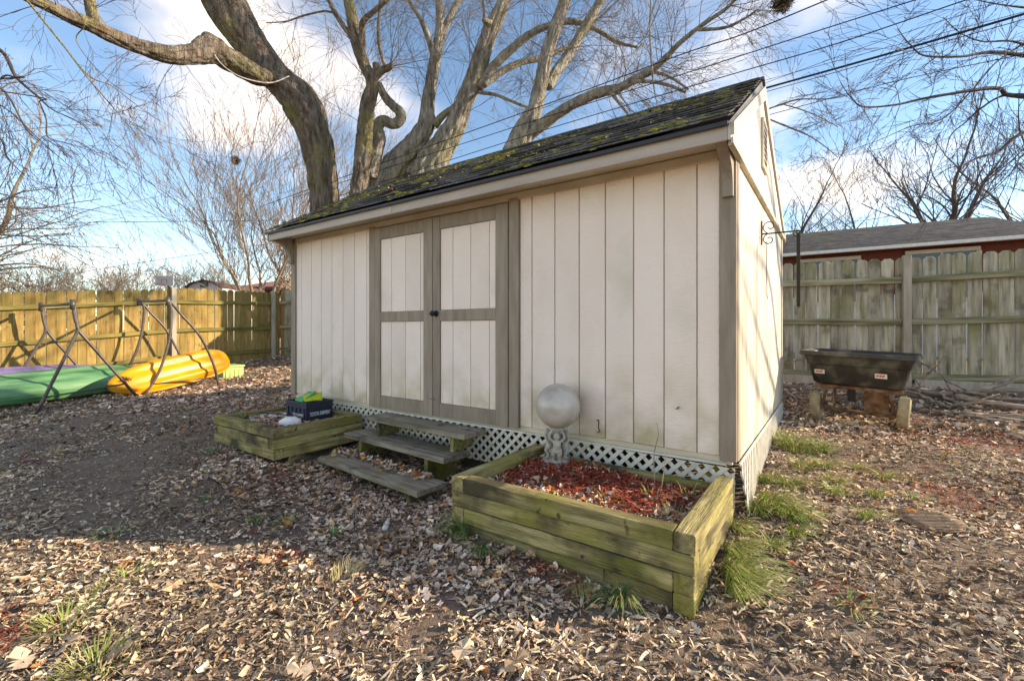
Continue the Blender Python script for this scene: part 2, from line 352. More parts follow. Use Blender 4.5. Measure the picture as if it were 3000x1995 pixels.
M['branch'] = pmat('fallen_branch_bark', [(.3, (.12, .085, .062)), (.5, (.31, .245, .19)), (.75, (.52, .44, .35))], (4, 30, 30), 8, .9, .6, .008, .2)
M['paper'] = flat('grey_plastic_tube', (.60, .58, .54), .5)
M['rope'] = flat('white_rope', (.58, .54, .50), .9)
M['grate'] = pmat('rusty_ribbed_mat', [(.3, (.16, .10, .065)), (.7, (.33, .24, .17))], (18, 18, 18), 7, .9, .4, .005, .1)
M['nest'] = flat('leafy_nest', (.07, .045, .03), .95)

# ------------------------------------------------------------------ ground
GA = np.array([(-12, -1.7, -.46), (-12, 3.5, .03), (-9.5, -1.5, -.56), (-9.5, -.25, -.43), (-9.6, 1.1, -.365), (-7, -1.2, -.40), (-7, 2.5, -.15), (-4.6, -.95, -.36), (-4.9, .3, -.17),
               (-3.42, -1.0, -.40), (-3.3, -.6, -.50), (-3.2, -.25, -.46), (-2.7, -.75, -.53), (-1.9, -.75, -.53), (-2.6, -1.3, -.52), (-1.4, -.97, -.425), (0, -.97, -.455), (.06, .02, -.34), (.3, 2.9, -.2), (1.0, 2.85, -.2), (1.3, 5.2, -.05),
               (-.1, 5.1, -.05), (3, 5.5, -.05), (3, 1, -.3), (3, -2, -.5), (.4, -2.6, -.54), (-3, -3, -.54), (-7, -4, -.62), (-6, 5, .03), (-14, 6, .1), (6, 7, 0), (-2.5, -.1, -.45), (0, 1.4, -.28)], float)
def _phi(r): return np.where(r > 1e-9, r, 0)
_n = len(GA); _K = np.zeros((_n+3, _n+3)); _d = np.linalg.norm(GA[:, None, :2]-GA[None, :, :2], axis=2)
_K[:_n, :_n] = _phi(_d)-np.eye(_n)*.08; _K[:_n, _n] = 1; _K[_n, :_n] = 1
_K[:_n, _n+1:] = GA[:, :2]; _K[_n+1:, :_n] = GA[:, :2].T
_w = np.linalg.solve(_K, np.r_[GA[:, 2], 0, 0, 0])
def gz(x, y):
    x = np.asarray(x, float); y = np.asarray(y, float); xc = np.clip(x, -14, 6); yc = np.clip(y, -5, 7)
    r = np.sqrt((xc[..., None]-GA[:, 0])**2+(yc[..., None]-GA[:, 1])**2)
    z = (_phi(r)*_w[:_n]).sum(-1)+_w[_n]+_w[_n+1]*xc+_w[_n+2]*yc
    return z+.03*(vnoise(np.stack([x*2.2, y*2.2, 0*x], -1), 3)-.5)
def g1(x, y): return float(gz(np.array([x]), np.array([y]))[0])
def grid_ground():
    ax = np.unique(np.concatenate([[-400, -200, -100, -60, -40, -28, -20, -16], np.arange(-14, -5, .25), np.arange(-5, 3.5, .07), np.arange(3.5, 8, .3), [9, 11, 14, 20, 30, 50, 100, 200, 400]]))
    ay = np.unique(np.concatenate([[-400, -200, -100, -50, -25, -12, -8, -6], np.arange(-5, -3.2, .3), np.arange(-3.2, 3, .07), np.arange(3, 8, .3), [9, 11, 14, 20, 30, 50, 100, 200, 400]]))
    X, Y = np.meshgrid(ax, ay, indexing='ij'); Z = gz(X, Y)
    near = (X > -6) & (X < 4) & (Y > -4) & (Y < 4)
    Z = Z+np.where(near, .016*(fbm(np.stack([X*9, Y*9, 0*X], -1), 3, 5)-.5), 0)
    V = np.stack([X, Y, Z], -1).reshape(-1, 3); nx, ny = X.shape
    i, j = np.meshgrid(np.arange(nx-1), np.arange(ny-1), indexing='ij'); a = (i*ny+j).ravel()
    f = np.stack([a, a+ny, a+ny+1, a+1], 1).ravel()
    me = mesh_np('ground', V, f, np.full(len(a), 4), smooth=True)
    return tag(link('ground', me, M['soil']), kind='structure')
grid_ground()

# ------------------------------------------------------------------ the shed
SX0, SX1, SD = -4.90, 0.0, 2.95         # left end, right end, depth
WT = 1.80                               # top of the front siding
G0 = -.228                              # X of the last groove
S8 = .2032
PK = (1.12, 2.74)                       # ridge (Y, Z)
shed = thing('garden_shed', 'cream wooden garden shed with taupe double doors and mossy shingle roof', 'shed', (-2.45, 1.4, -.35))
P = lambda mb, n, m, parent=shed, sm=False: part(mb, n, M[m] if isinstance(m, str) else m, parent, sm)

# carcass behind the boards, and the back wall
P(MB().box((SX0+.03, .022, -.03), (SX1-.035, SD-.02, 1.86)), 'wall_core', 'dark')
P(MB().box((SX0+.02, SD-.018, 0), (SX1-.03, SD, 1.86)), 'back_wall', 'siding')
P(MB().box((SX0, .02, 0), (SX0+.028, SD, 1.86)), 'left_wall', 'siding')
P(MB().box((SX0+.05, .012, -.05), (SX1-.03, .045, -.003)), 'sill_beam', 'soffit')
fw = P(MB().box((SX0+.03, .016, -.0), (SX1-.034, .0215, WT+.02)), 'front_wall', 'soffit')
# front siding, board by board: grooves every 8 inches
gx = [G0-S8*k for k in range(0, 24)]
edges_r = [SX1-.095]+[x for x in gx if x > -1.545]+[-1.56]
edges_l = [-3.41]+[x for x in gx if x < -3.44 and x > SX0+.09]+[SX0+.085]
def board(parent, x0, x1, z0, z1, y=0.0, name='siding_board', m='siding', th=.016, g=.0035, bev=.003):
    a, b = min(x0, x1)+g, max(x0, x1)-g
    me_o = MB().box((a, y, z0), (b, y+th, z1), bev)
    return P(me_o, name, m, parent)
for ed in (edges_r, edges_l):
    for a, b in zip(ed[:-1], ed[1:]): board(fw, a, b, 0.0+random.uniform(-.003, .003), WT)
# corner trim, frieze
P(MB().box((SX1-.095, -.02, -.025), (SX1-.002, .016, WT+.005), .003), 'corner_trim', 'trim')
P(MB().box((SX1-.03, .017, -.02), (SX1+.002, .075, WT-.02), .003), 'corner_trim', 'trim')
P(MB().box((SX0-.002, -.02, -.02), (SX0+.085, .016, WT+.005), .003), 'corner_trim', 'trim')
P(MB().box((SX0-.02, .017, -.02), (SX0-.001, .09, WT-.02), .003), 'corner_trim', 'trim')
P(MB().box((SX0+.09, -.019, WT-.012), (SX1-.1, .0155, WT+.045), .003), 'frieze_board', 'soffit')
# side wall (sunny gable end)
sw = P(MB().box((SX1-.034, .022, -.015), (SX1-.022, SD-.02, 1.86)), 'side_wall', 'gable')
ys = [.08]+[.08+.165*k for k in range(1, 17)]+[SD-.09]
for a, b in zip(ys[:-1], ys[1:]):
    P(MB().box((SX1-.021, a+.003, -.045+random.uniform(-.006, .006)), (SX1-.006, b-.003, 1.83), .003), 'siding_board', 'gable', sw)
P(MB().box((SX1-.0205, SD-.088, -.02), (SX1+.004, SD, WT), .003), 'corner_trim', 'fascia')
# doors
DZ0, DZ1 = -.018, 1.775
P(MB().box((-3.41, -.024, DZ0), (-3.322, .015, DZ1+.03), .003), 'door_jamb', 'trim')
P(MB().box((-1.652, -.024, DZ0), (-1.562, .015, DZ1+.03), .003), 'door_jamb', 'trim')
P(MB().box((-3.32, .0, DZ1+.004), (-1.654, .015, WT+.02), .002), 'door_head', 'trim')
def door(x0, x1, sl, sr, right):
    d = P(MB().box((x0+.012, -.004, DZ0+.012), (x1-.012, .012, DZ1-.004)), 'door', 'soffit')
    P(MB().box((x0, -.03, DZ0), (x0+sl, -.005, DZ1), .003), 'stile', 'trim', d)
    P(MB().box((x1-sr, -.03, DZ0), (x1, -.005, DZ1), .003), 'stile', 'trim', d)
    a, b = x0+sl+.001, x1-sr-.001
    for z0, z1 in ((DZ0+.001, DZ0+.12), (.84, .935), (DZ1-.115, DZ1-.001)): P(MB().box((a, -.0285, z0), (b, -.005, z1), .003), 'rail', 'trim', d)
    gg = [x for x in gx if a+.02 < x < b-.02][::-1]; ed = [a]+gg+[b]
    for z0, z1 in ((DZ0+.122, .838), (.937, DZ1-.117)):
        for p, q in zip(ed[:-1], ed[1:]): P(MB().box((p+.0025, -.016, z0), (q-.0025, -.0045, z1), .003), 'panel_board', 'siding', d)
    return d
dl = door(-3.316, -2.500, .085, .115, 0)
dr = door(-2.494, -1.658, .085, .125, 1)
kb = MB(); 
prof = [(.027, 0), (.027, .006), (.011, .009), (.010, .03), (.018, .036), (.024, .045), (.025, .055), (.019, .064), (.001, .068)]
V = []
kb.lathe(prof, 16); kb.V = [np.stack([v[:, 0]-2.447, -.031-v[:, 2], v[:, 1]+.905], 1) for v in kb.V]
P(kb, 'knob', 'iron', dr, True)
hb = MB().box((-2.505, -.036, .895), (-2.462, -.0305, .912), .002); hb.tube([(-2.52, -.05, .903), (-2.50, -.048, .903), (-2.475, -.04, .904)], [.003, .009, .006], 8)
P(hb, 'latch', 'iron', dr)
for x in (-2.515, -2.475): P(MB().lathe([(.006, 0), (.006, .004), (.001, .006)], 8).__class__().tube([(x, -.031, .135), (x, -.036, .135)], .006, 8), 'bolt', 'steel', dl if x < -2.5 else dr)
# eave: soffit, fascia
OV = .285
P(MB().box((SX0-.0, -OV+.02, WT+.05), (SX1-.012, .018, WT+.062)), 'soffit', 'soffit')
for a, b in ((SX0-.02, -2.752), (-2.75, SX1-.004)): P(MB().box((a, -OV, WT-.008), (b, -OV+.019, WT+.082), .003), 'fascia_board', 'fascia')
# corbel brackets under the eave
def bracket(x0, x1):
    z1 = WT+.048; yb = -.0215
    pol = [(yb, z1-.3), (yb, z1), (-OV+.022, z1), (-OV+.022, z1-.05)]
    for t in np.linspace(0, 1, 9)[1:-1]:
        a = t*math.pi/2; pol.append((-OV+.022+(1-math.cos(a))*0+ (OV-.022+yb-.035)*math.sin(a)**1.3, z1-.05-.19*(1-math.cos(a))))
    pol += [(yb-.035, z1-.25), (yb-.035, z1-.3)]
    P(MB().prism(pol, 0, x0, x1), 'bracket', 'trim')
bracket(SX1-.075, SX1-.015); bracket(SX0+.01, SX0+.06)
# roof: deck, front shingles tab by tab, rear slope, gable ends
RY0, RZ0 = -OV-.025, WT+.088
sl_v = unit((0, PK[0]-RY0, PK[1]-RZ0)); SLn = math.hypot(PK[0]-RY0, PK[1]-RZ0); nrm = np.array([0, -sl_v[2], sl_v[1]])
RB = (SD+.06, 1.86)
rx0, rx1 = SX0-.05, SX1+.012
roof = P(MB().prism([(RY0+.012, RZ0-.006), (PK[0], PK[1]-.008), (RB[0], RB[1]-.006), (RB[0], RB[1]-.04), (PK[0], PK[1]-.05), (RY0+.014, RZ0-.02)], 0, rx0+.02, rx1-.008), 'roof', 'drip')
course = .128; nc = int(SLn/course)+1
tabme = {}
for k in range(nc):
    off = (k % 2)*.15+random.uniform(-.02, .02); x = rx0-off; 
    while x < rx1-.002:
        a, b = max(x, rx0), min(x+.30, rx1)
        if b-a > .015:
            w = round(b-a-.005, 3)
            top = min(course*1.55, SLn-k*course); key = (w, round(top, 3))
            if key not in tabme: tabme[key] = MB().box((0, 0, 0), (w, top, .0075), .0015).mesh('shingle')
            lift = random.uniform(.006, .02); ey = unit(sl_v-nrm*lift*1.0/ .16); ez = np.cross((1, 0, 0), ey)
            org = np.array([a, RY0, RZ0])+sl_v*(k*course-random.uniform(0, .012))+nrm*(.004+.008+lift*.55)
            place(tabme[key], 'shingle', M['shingle'], roof, rotM(org, (1, 0, 0), ey, ez))
        x += .30
caps = MB().prism([(-.1, -.065), (0, .0), (.11, -.055), (.11, -.047), (0, .012), (-.1, -.055)], 0, 0, .25).mesh('ridge_cap')
for k in range(21):
    x = rx0+k*.236
    if x+.25 > rx1+.01: x = rx1-.25
    place(caps, 'ridge_cap', M['shingle'], roof, Matrix.Translation((x, PK[0], PK[1]+.016+random.uniform(0, .003)+.002*(k % 2))))
P(MB().prism([(PK[0]+.02, PK[1]-.006), (RB[0]+.03, RB[1]-.006), (RB[0]+.03, RB[1]+.004), (PK[0]+.02, PK[1]+.008)], 0, rx0, rx1), 'rear_slope', 'shingle', roof)
P(MB().box((rx0+.004, RY0-.003, RZ0-.024), (rx1-.01, RY0+.012, RZ0-.0), .001), 'drip_edge', 'drip', roof)
# gable end panel, overhanging the side wall slightly
def gable(x0, x1, name):
    return P(MB().prism([(-OV+.0, WT-.008), (SD+.02, WT-.008), (SD+.045, RB[1]-.05), (PK[0], PK[1]-.052), (-OV, WT+.085)], 0, x0, x1), name, 'gable')
gb = gable(SX1-.003, SX1+.012, 'gable_panel')
gable(SX0-.02, SX0-.004, 'gable_panel')
rk = 0.085
def rake(pts, x0, x1): P(MB().prism(pts, 0, x0, x1), 'rake_board', 'fascia')
u1 = unit((PK[0]+OV, PK[1]-WT-.085)); u2 = unit((PK[0]-SD, PK[1]-1.86))
rake([(-OV-.002, WT+.012), (-OV-.002, WT+.083), (PK[0], PK[1]-.054), (PK[0], PK[1]-.054-.11)], SX1+.0125, SX1+.03)
rake([(SD+.05, RB[1]-.055), (SD+.05, RB[1]-.12), (PK[0]+.002, PK[1]-.165), (PK[0]+.002, PK[1]-.054)], SX1+.0125, SX1+.03)
P(MB().box((SX1+.0125, -OV-.001, WT-.03), (SX1+.026, SD+.03, WT+.004), .002), 'gable_band', 'gable')
P(MB().box((SX1-.006, -OV+.03, WT-.03), (SX1+.0122, SD+.02, WT-.0095)), 'gable_underside', 'soffit')
# vent louvres in the gable
vt = P(MB().box((SX1+.0125, .98, 2.03), (SX1+.016, 1.22, 2.37)), 'gable_vent', 'dark')
for y in (.975, 1.205): P(MB().box((SX1+.0125, y, 2.01), (SX1+.032, y+.025, 2.39), .002), 'vent_frame', 'gable', vt)
for z in (2.01, 2.368): P(MB().box((SX1+.0125, 1.001, z), (SX1+.032, 1.204, z+.025), .002), 'vent_frame', 'gable', vt)
for k in range(7):
    z = 2.05+k*.046; P(MB().prism([(SX1+.016, z), (SX1+.03, z-.02), (SX1+.031, z-.015), (SX1+.017, z+.006)], 1, 1.002, 1.203), 'louvre', 'gable', vt) if False else P(MB().obox(np.array(Matrix.Translation((SX1+.023, 1.1025, z)) @ Matrix.Rotation(R(35), 4, 'Y')), (.012, .1, .0025)), 'louvre', 'gable', vt)
# skirting lattice
def clip_poly(poly, a, b, c):
    o = []
    for i in range(len(poly)):
        p, q = poly[i], poly[(i+1) % len(poly)]; dp = a*p[0]+b*p[1]-c; dq = a*q[0]+b*q[1]-c
        if dp >= 0: o.append(p)
        if dp*dq < 0: t = dp/(dp-dq); o.append((p[0]+(q[0]-p[0])*t, p[1]+(q[1]-p[1])*t))
    return o
def lattice(name, x0, x1, h, pitch, w, xf, parent):
    """xf maps (along, down, out) to a world point"""
    root = None
    for layer, sg in ((0, 1), (1, -1)):
        t = x0-h-.1
        while t < x1+h+.1:
            c = (t, h/2); d = np.array([sg, 1])/math.sqrt(2); nn = np.array([-d[1], d[0]])
            q = [tuple(np.array(c)+d*a*h+nn*b*w/2) for a, b in ((-1, -1), (1, -1), (1, 1), (-1, 1))]
            for cl in ((1, 0, x0), (-1, 0, -x1), (0, 1, .008), (0, -1, -h)):
                q = clip_poly(q, *cl) if q else q
            t += pitch
            if len(q) < 3: continue
            V = [xf(a, b, layer*.006+.001) for a, b in q]+[xf(a, b, layer*.006+.006) for a, b in q]; n = len(q)
            mb = MB().add(V, [tuple(range(n-1, -1, -1)), tuple(range(n, 2*n))]+[(i, (i+1) % n, n+(i+1) % n, n+i) for i in range(n)])
            P(mb, 'lattice_slat', 'lattice', parent)
def fx(a, b, o): 
    wob = .004*math.sin(a*3)
    return (a, -.004-o+wob, -.035-b-.012*max(0, a+1.6))
lat = P(MB().box((-4.8, -.016, -.052), (-.06, -.003, -.036), .002), 'skirting_lattice', 'lattice')
lattice('l', -4.8, -.012, .30, .082, .0255, fx, lat)
def sx(a, b, o):
    flare = .006+.16*b*math.exp(-a*1.6)
    return (SX1+.0+o+flare, a, -.03-b*(1-.28*min(1, a/2.2)))
lat2 = P(MB().box((SX1+.004, .01, -.047), (SX1+.017, SD-.2, -.033), .002), 'skirting_lattice', 'lattice')
lattice('s', .0, SD-.15, .30, .082, .0245, sx, lat2)
# dim foundation behind the lattice: posts and joists
for x in (-4.7, -3.5, -2.3, -1.1, -.15):
    for y in (.12, 2.7): P(MB().box((x-.06, y-.06, -.48), (x+.06, y+.06, -.03), .004), 'foundation_post', 'timber')
P(MB().box((SX0+.05, .05, -.03), (SX1-.05, SD-.05, -.01)), 'floor_deck', 'dark')
# little hooks left on the siding
def hook(pts, r, label, m='iron'):
    return tag(MB().tube(smooth_path(pts, 5), r, 6).build('wall_hook', M[m], None, True), label, 'hook')
def fp(u, v, o=-.012): return pY(u, v, o)
hp = fp(1752, 1232); hook([(hp[0]-.012, -.006, hp[2]), (hp[0]+.006, -.014, hp[2]), (hp[0]+.004, -.014, hp[2]-.05), (hp[0]+.014, -.014, hp[2]-.07), (hp[0]-.004, -.016, hp[2]-.085)], .0032, 'rusty metal hook screwed to the cream siding right of the stone globe')
hp = fp(967, 1140); hook([(hp[0], -.006, hp[2]+.05), (hp[0]+.014, -.012, hp[2]+.04), (hp[0]+.012, -.012, hp[2]), (hp[0]-.004, -.012, hp[2]-.03)], .0035, 'pale hook on the cream siding left of the doors', 'lattice')
hp = fp(1984, 1196); hook([(hp[0]-.006, -.004, hp[2]-.006), (hp[0]+.002, -.012, hp[2]+.002), (hp[0]+.012, -.012, hp[2]+.010)], .0035, 'small dark stub of a broken hook on siding near the corner')

# moss cushions on the roof
def moss():
    V = []; Fc = []; cnt = []; cols = []; n0 = 0
    hemi = []
    for k, (rr, zz_) in enumerate(((1, 0), (.82, .55), (.4, .9))):
        for i in range(7): a = 2*math.pi*(i+.5*k)/7; hemi.append((rr*math.cos(a), rr*math.sin(a), zz_))
    hemi.append((0, 0, 1)); hemi = np.array(hemi); hf = []
    for k in range(2):
        for i in range(7): hf.append((k*7+i, k*7+(i+1) % 7, (k+1)*7+(i+1) % 7, (k+1)*7+i))
    for i in range(7): hf.append((14+i, 14+(i+1) % 7, 21))
    tries = 14000; xs = rng.uniform(rx0+.02, rx1-.05, tries); ts = rng.uniform(.0, 1, tries)
    nz = fbm(np.stack([xs*2.2, ts*7, 0*xs], -1), 4, 11)
    left = np.clip((-1.2-xs)/2.6, 0, 1); band = np.exp(-((ts-.42-.08*np.sin(xs*1.7))/.15)**2)*np.clip((xs+3.6)/1.5, 0, 1)*np.clip((.02-xs)/.35, 0, 1)
    edge = np.exp(-((ts-.1)/.12)**2)*left
    pr = np.clip((nz-.635+.17*left*(1-.55*np.abs(ts-.45))+.19*band+.03*edge)*6, 0, 1)
    for x, t, keep in zip(xs, ts, pr > rng.uniform(0, 1, tries)):
        if not keep: continue
        k = math.floor(t*SLn/course); tt = (k*course+abs(rng.normal(0, .035)))/SLn if rng.random() < .75 else t
        if tt > .985: continue
        s = rng.uniform(.006, .0155)*(1.0+.8*(rng.random() < .08)); pos = np.array([x, RY0, RZ0])+sl_v*tt*SLn+nrm*.018
        Q = hemi*np.array([s*rng.uniform(1.2, 2.6), s, s*rng.uniform(.3, .7)])*(1+.5*(rng.random((22, 1))-.5))
        W = pos+Q[:, :1]*np.array([[1, 0, 0]])+Q[:, 1:2]*sl_v+Q[:, 2:]*nrm
        V.append(W); Fc += [i+n0 for f in hf for i in f]; cnt += [len(f) for f in hf]; n0 += 22
        g = rng.random(); base = np.array((.19, .185, .016)) if g < .35 else (np.array((.26, .21, .025)) if g < .65 else (np.array((.075, .075, .016)) if g < .82 else np.array((.18, .135, .07))))
        cols.append(np.tile(base*rng.uniform(.7, 1.35), (22, 1)))
    me = mesh_np('moss', np.concatenate(V), Fc, cnt, np.concatenate(cols), True)
    o = link('moss', me, M['moss']); o.parent = roof; o.matrix_parent_inverse = parent_inv(roof); o['kind'] = 'stuff'
moss()

# ------------------------------------------------------------------ timber helpers
def beam_mesh(L_, w, h, segs=8, jit=.002, ch=.006, seed=0):
    """weathered timber along local X from 0 to L_, section w (Y) by h (Z), origin at the low corner"""
    r = np.random.default_rng(seed); ch2 = ch
    sec = np.array([(ch2, 0), (w-ch2, 0), (w, ch2), (w, h-ch2), (w-ch2, h), (ch2, h), (0, h-ch2), (0, ch2)])
    V = []; f = []; xs = np.linspace(0, L_, segs+1); bow = r.uniform(-1, 1, 2)*jit*1.5
    xs = np.r_[0, ch*.6, xs[1:-1], L_-ch*.6, L_]; m = len(xs)
    for k, x in enumerate(xs):
        q = sec+r.normal(0, jit*.6, sec.shape); s = math.sin(math.pi*x/L_)
        if k in (0, m-1): c = np.array([w/2, h/2]); q = c+(q-c)*np.array([1-1.1*ch/w*1.5, 1-1.1*ch/h*1.5])
        for a, b in q: V.append((x+r.normal(0, jit*.4)*(k in (0, m-1)), a+bow[0]*s, b+bow[1]*s))
    for k in range(m-1):
        for i in range(8): j = (i+1) % 8; f.append((k*8+i, k*8+j, (k+1)*8+j, (k+1)*8+i))
    f.append(tuple(range(7, -1, -1))); f.append(tuple((m-1)*8+i for i in range(8)))
    return MB().add(V, f).mesh('timber')
_sd = [100]
def timber(parent, a, b, w, h, name='timber', mat='timber', jit=.002, ch=.006):
    """horizontal timber from a to b (low corners), width to the left of its direction"""
    a = np.array(a, float); b = np.array(b, float); d = b-a; L_ = np.linalg.norm(d); ex = d/L_; ey = unit(np.cross((0, 0, 1), ex)); ez = np.cross(ex, ey)
    _sd[0] += 1
    return place(beam_mesh(L_, w, h, max(4, int(L_/.15)), jit, ch, _sd[0]), name, M[mat], parent, rotM(a, ex, ey, ez))

# ------------------------------------------------------------------ raised bed right of the steps
TW, TH = .089, .089
def raised_bed(label, x0, x1, y0, y1, ztop, n, alt):
    b = thing('raised_bed', label, 'planter', ((x0+x1)/2, (y0+y1)/2, ztop-n*TH))
    for k in range(n):
        z = ztop-(k+1)*TH; g = .0015; j = lambda: random.uniform(-.004, .004); hh = TH-.003
        fl = (k % 2 == 0) == alt           # long front timbers run between (True) or over (False) the side timbers
        if fl:
            timber(b, (x0+TW+g, y0+j(), z), (x1-TW-g, y0+j(), z), TW, hh); timber(b, (x0+TW+g, y1-TW, z-.05*(n == 4)), (x1-TW-g, y1-TW, z-.05*(n == 4)), TW, hh)
            timber(b, (x0+TW+j(), y0, z), (x0+TW, y1, z), TW, hh); timber(b, (x1+j(), y0+j(), z), (x1, y1, z), TW, hh)
        else:
            if k == n-1 and n == 4: xm = x0+.7*(x1-x0); timber(b, (x0+.05, y0+j()+.012, z), (xm-g, y0+.012, z), TW, hh); timber(b, (xm+g, y0+.01, z), (x1-TW-g, y0+.012, z), TW, hh); timber(b, (x1, y0+.004, z), (x1, y0+.4, z), TW, hh)
            else: timber(b, (x0+j(), y0+j(), z), (x1+j(), y0, z), TW, hh)
            timber(b, (x0+TW*(n == 4)+g, y1-TW, z-.05*(n == 4)), (x1-TW*(n == 4)-g, y1-TW, z-.05*(n == 4)), TW, hh)
            timber(b, (x0+TW, y0+TW+g+.02*(k == n-1), z), (x0+TW, y1-(0 if n == 4 else TW)-g, z), TW, hh)
            if k < n-1 or n == 3: timber(b, (x1, y0+TW+g, z), (x1, y1-(0 if n == 4 else TW)-g, z), TW, hh)
    return b
bedR = raised_bed('large four-course mossy timber raised bed holding red mulch and the stone globe', -1.385, -.012, -.975, -.05, -.1, 4, True)
bedL = raised_bed('lower three-course green timber raised bed with the navy crate, left of the steps', -4.62, -3.47, -.965, -.06, -.1, 3, False)
def bed_fill(x0, x1, y0, y1, zf, name, parent):
    n = 36; X, Y = np.meshgrid(np.linspace(x0, x1, n), np.linspace(y0, y1, n), indexing='ij')
    Z = zf(X, Y)+.02*(fbm(np.stack([X*8, Y*8, 0*X], -1), 3, 21)-.5)
    V = np.stack([X, Y, Z], -1).reshape(-1, 3); i, j = np.meshgrid(np.arange(n-1), np.arange(n-1), indexing='ij'); a = (i*n+j).ravel()
    me = mesh_np(name, V, np.stack([a, a+n, a+n+1, a+1], 1).ravel(), np.full(len(a), 4), smooth=True)
    o = link(name, me, M['soil']); o.parent = parent; o.matrix_parent_inverse = parent_inv(parent)
bzR = lambda x, y: -.20+.035*np.exp(-((x+1.0)**2+(y+.3)**2)/.15)-.015*(y+.5)*0
bzL = lambda x, y: -.165+0*x
bed_fill(-1.385+TW-.02, -.012-TW+.02, -.975+TW-.02, -.05-TW+.02, bzR, 'soil', bedR)
bed_fill(-4.62+TW-.02, -3.47-TW+.02, -.965+TW-.02, -.06-TW+.02, bzL, 'soil', bedL)

# ------------------------------------------------------------------ steps
st = thing('wooden_steps', 'three grey weathered plank steps leading up to the double doors', 'steps', (-2.7, -.4, -.5))
def tread(xl, xr, yfl, yfr, zt, dep, th=.042):
    a = np.array([xl, yfl, zt-th]); b = np.array([xr, yfr, zt-th]); return timber(st, a, b, dep, th, 'tread', 'tread', .0018, .005)
tread(-3.13, -1.86, -.275, -.32, -.05, .255); tread(-3.34, -1.955, -.365, -.452, -.22, .285); tread(-3.32, -1.934, -.645, -.74, -.385, .285)
def support(x, y0, y1, z0, z1, w=.04): part(MB().box((x, y0, z0), (x+w, y1, z1), .004), 'support', M['timber'], st)
for x in (-2.98, -2.06): support(x, -.27, -.03, -.22, -.0935); support(x-.14, -.36 if x < -2.5 else -.42, -.06, -.56, -.2635); support(x-.10 if x < -2.5 else x-.02, -.62 if x < -2.5 else -.71, -.40, -.60, -.4285)

# ------------------------------------------------------------------ globe on a cherub pedestal
SB = np.array([-1.125, -.175, -.178]); 
ped = thing('garden_statue', 'pale stone cherub pedestal standing on red mulch in the raised bed', 'statue', SB)
part(MB().lathe([(.112, -.02), (.116, .004), (.114, .018), (.100, .022), (.096, .030), (.085, .036), (.06, .039), (.001, .040)], 36, SB), 'base', M['concrete'], ped, True)
def caps_mesh(segs, origin, ang):
    mb = MB(); ca, sa = math.cos(ang), math.sin(ang)
    tr = lambda p: np.array([origin[0]+1.12*(p[0]*ca-p[1]*sa), origin[1]+1.12*(p[0]*sa+p[1]*ca), origin[2]+p[2]])
    for pts in segs:
        P_ = np.array([tr(p[:3]) for p in pts]); r = [p[3] for p in pts]; Q = smooth_path(np.c_[P_, r], 4)
        mb.tube(Q[:, :3], Q[:, 3], 10)
        for q, rr in ((P_[0], r[0]), (P_[-1], r[-1])): mb.lathe([(.0005, -rr), (rr*.7, -rr*.7), (rr, 0), (rr*.7, rr*.7), (.0005, rr)], 10, q)
    return mb
def cherub(ang):
    """front is -Y: chubby child, arms raised to carry the globe, one knee forward"""
    y = -.052; S = [
     [(0, y, .105, .026), (0, y-.004, .125, .029), (0, y, .15, .026), (0, y+.002, .168, .022), (0, y, .178, .012)],      # trunk
     [(0, y-.005, .183, .013), (0, y-.006, .198, .0235), (0, y-.004, .208, .021)],                                     # head
     [(0, y-.030, .196, .004), (0, y-.031, .193, .005)],                                                                # nose
     [(.007, y-.027, .188, .0045), (-.007, y-.027, .188, .0045)],                                                       # mouth and chin
     [(.022, y+.002, .166, .012), (.042, y, .184, .0105), (.046, y-.002, .205, .0095), (.036, y, .230, .009), (.030, y, .240, .010)],
     [(-.022, y+.002, .166, .012), (-.042, y, .184, .0105), (-.046, y-.002, .205, .0095), (-.036, y, .230, .009), (-.030, y, .240, .010)],
     [(.014, y, .108, .021), (.018, y-.012, .085, .0185), (.016, y-.004, .062, .0145), (.018, y-.002, .043, .0115), (.019, y-.018, .037, .0085)],
     [(-.014, y, .108, .021), (-.020, y+.002, .085, .0185), (-.020, y+.006, .060, .0145), (-.021, y+.008, .043, .0115), (-.024, y-.010, .037, .0085)],
     [(.03, y-.012, .112, .007), (0, y-.028, .100, .009), (-.03, y-.010, .116, .007), (-.045, y+.01, .09, .006)],       # drape
    ]
    return caps_mesh(S, SB, ang)
core = MB().lathe([(.034, .03), (.03, .06), (.022, .12), (.026, .2), (.05, .235), (.052, .25), (.03, .256)], 24, SB)
part(core, 'column', M['concrete'], ped, True)
for k, a in enumerate((R(28), R(28+120), R(28-120))):
    o = part(cherub(a), 'cherub', M['concrete'], ped)
    rm = o.modifiers.new('remesh', 'REMESH'); rm.mode = 'VOXEL'; rm.voxel_size = .0032; rm.use_smooth_shade = True
    s_ = o.modifiers.new('smooth', 'SMOOTH'); s_.iterations = 2; s_.factor = .5
GR = .156
gl = MB(); th = np.linspace(-math.pi/2, math.pi/2, 33)
gl.lathe([(max(.0006, GR*math.cos(t)), GR*math.sin(t)) for t in th], 56, (SB[0]+.008, SB[1], SB[2]+.248+GR))
tag(gl.build('stone_globe', M['globe'], None, True), 'large round grey stone globe resting on the cherub pedestal', 'globe')

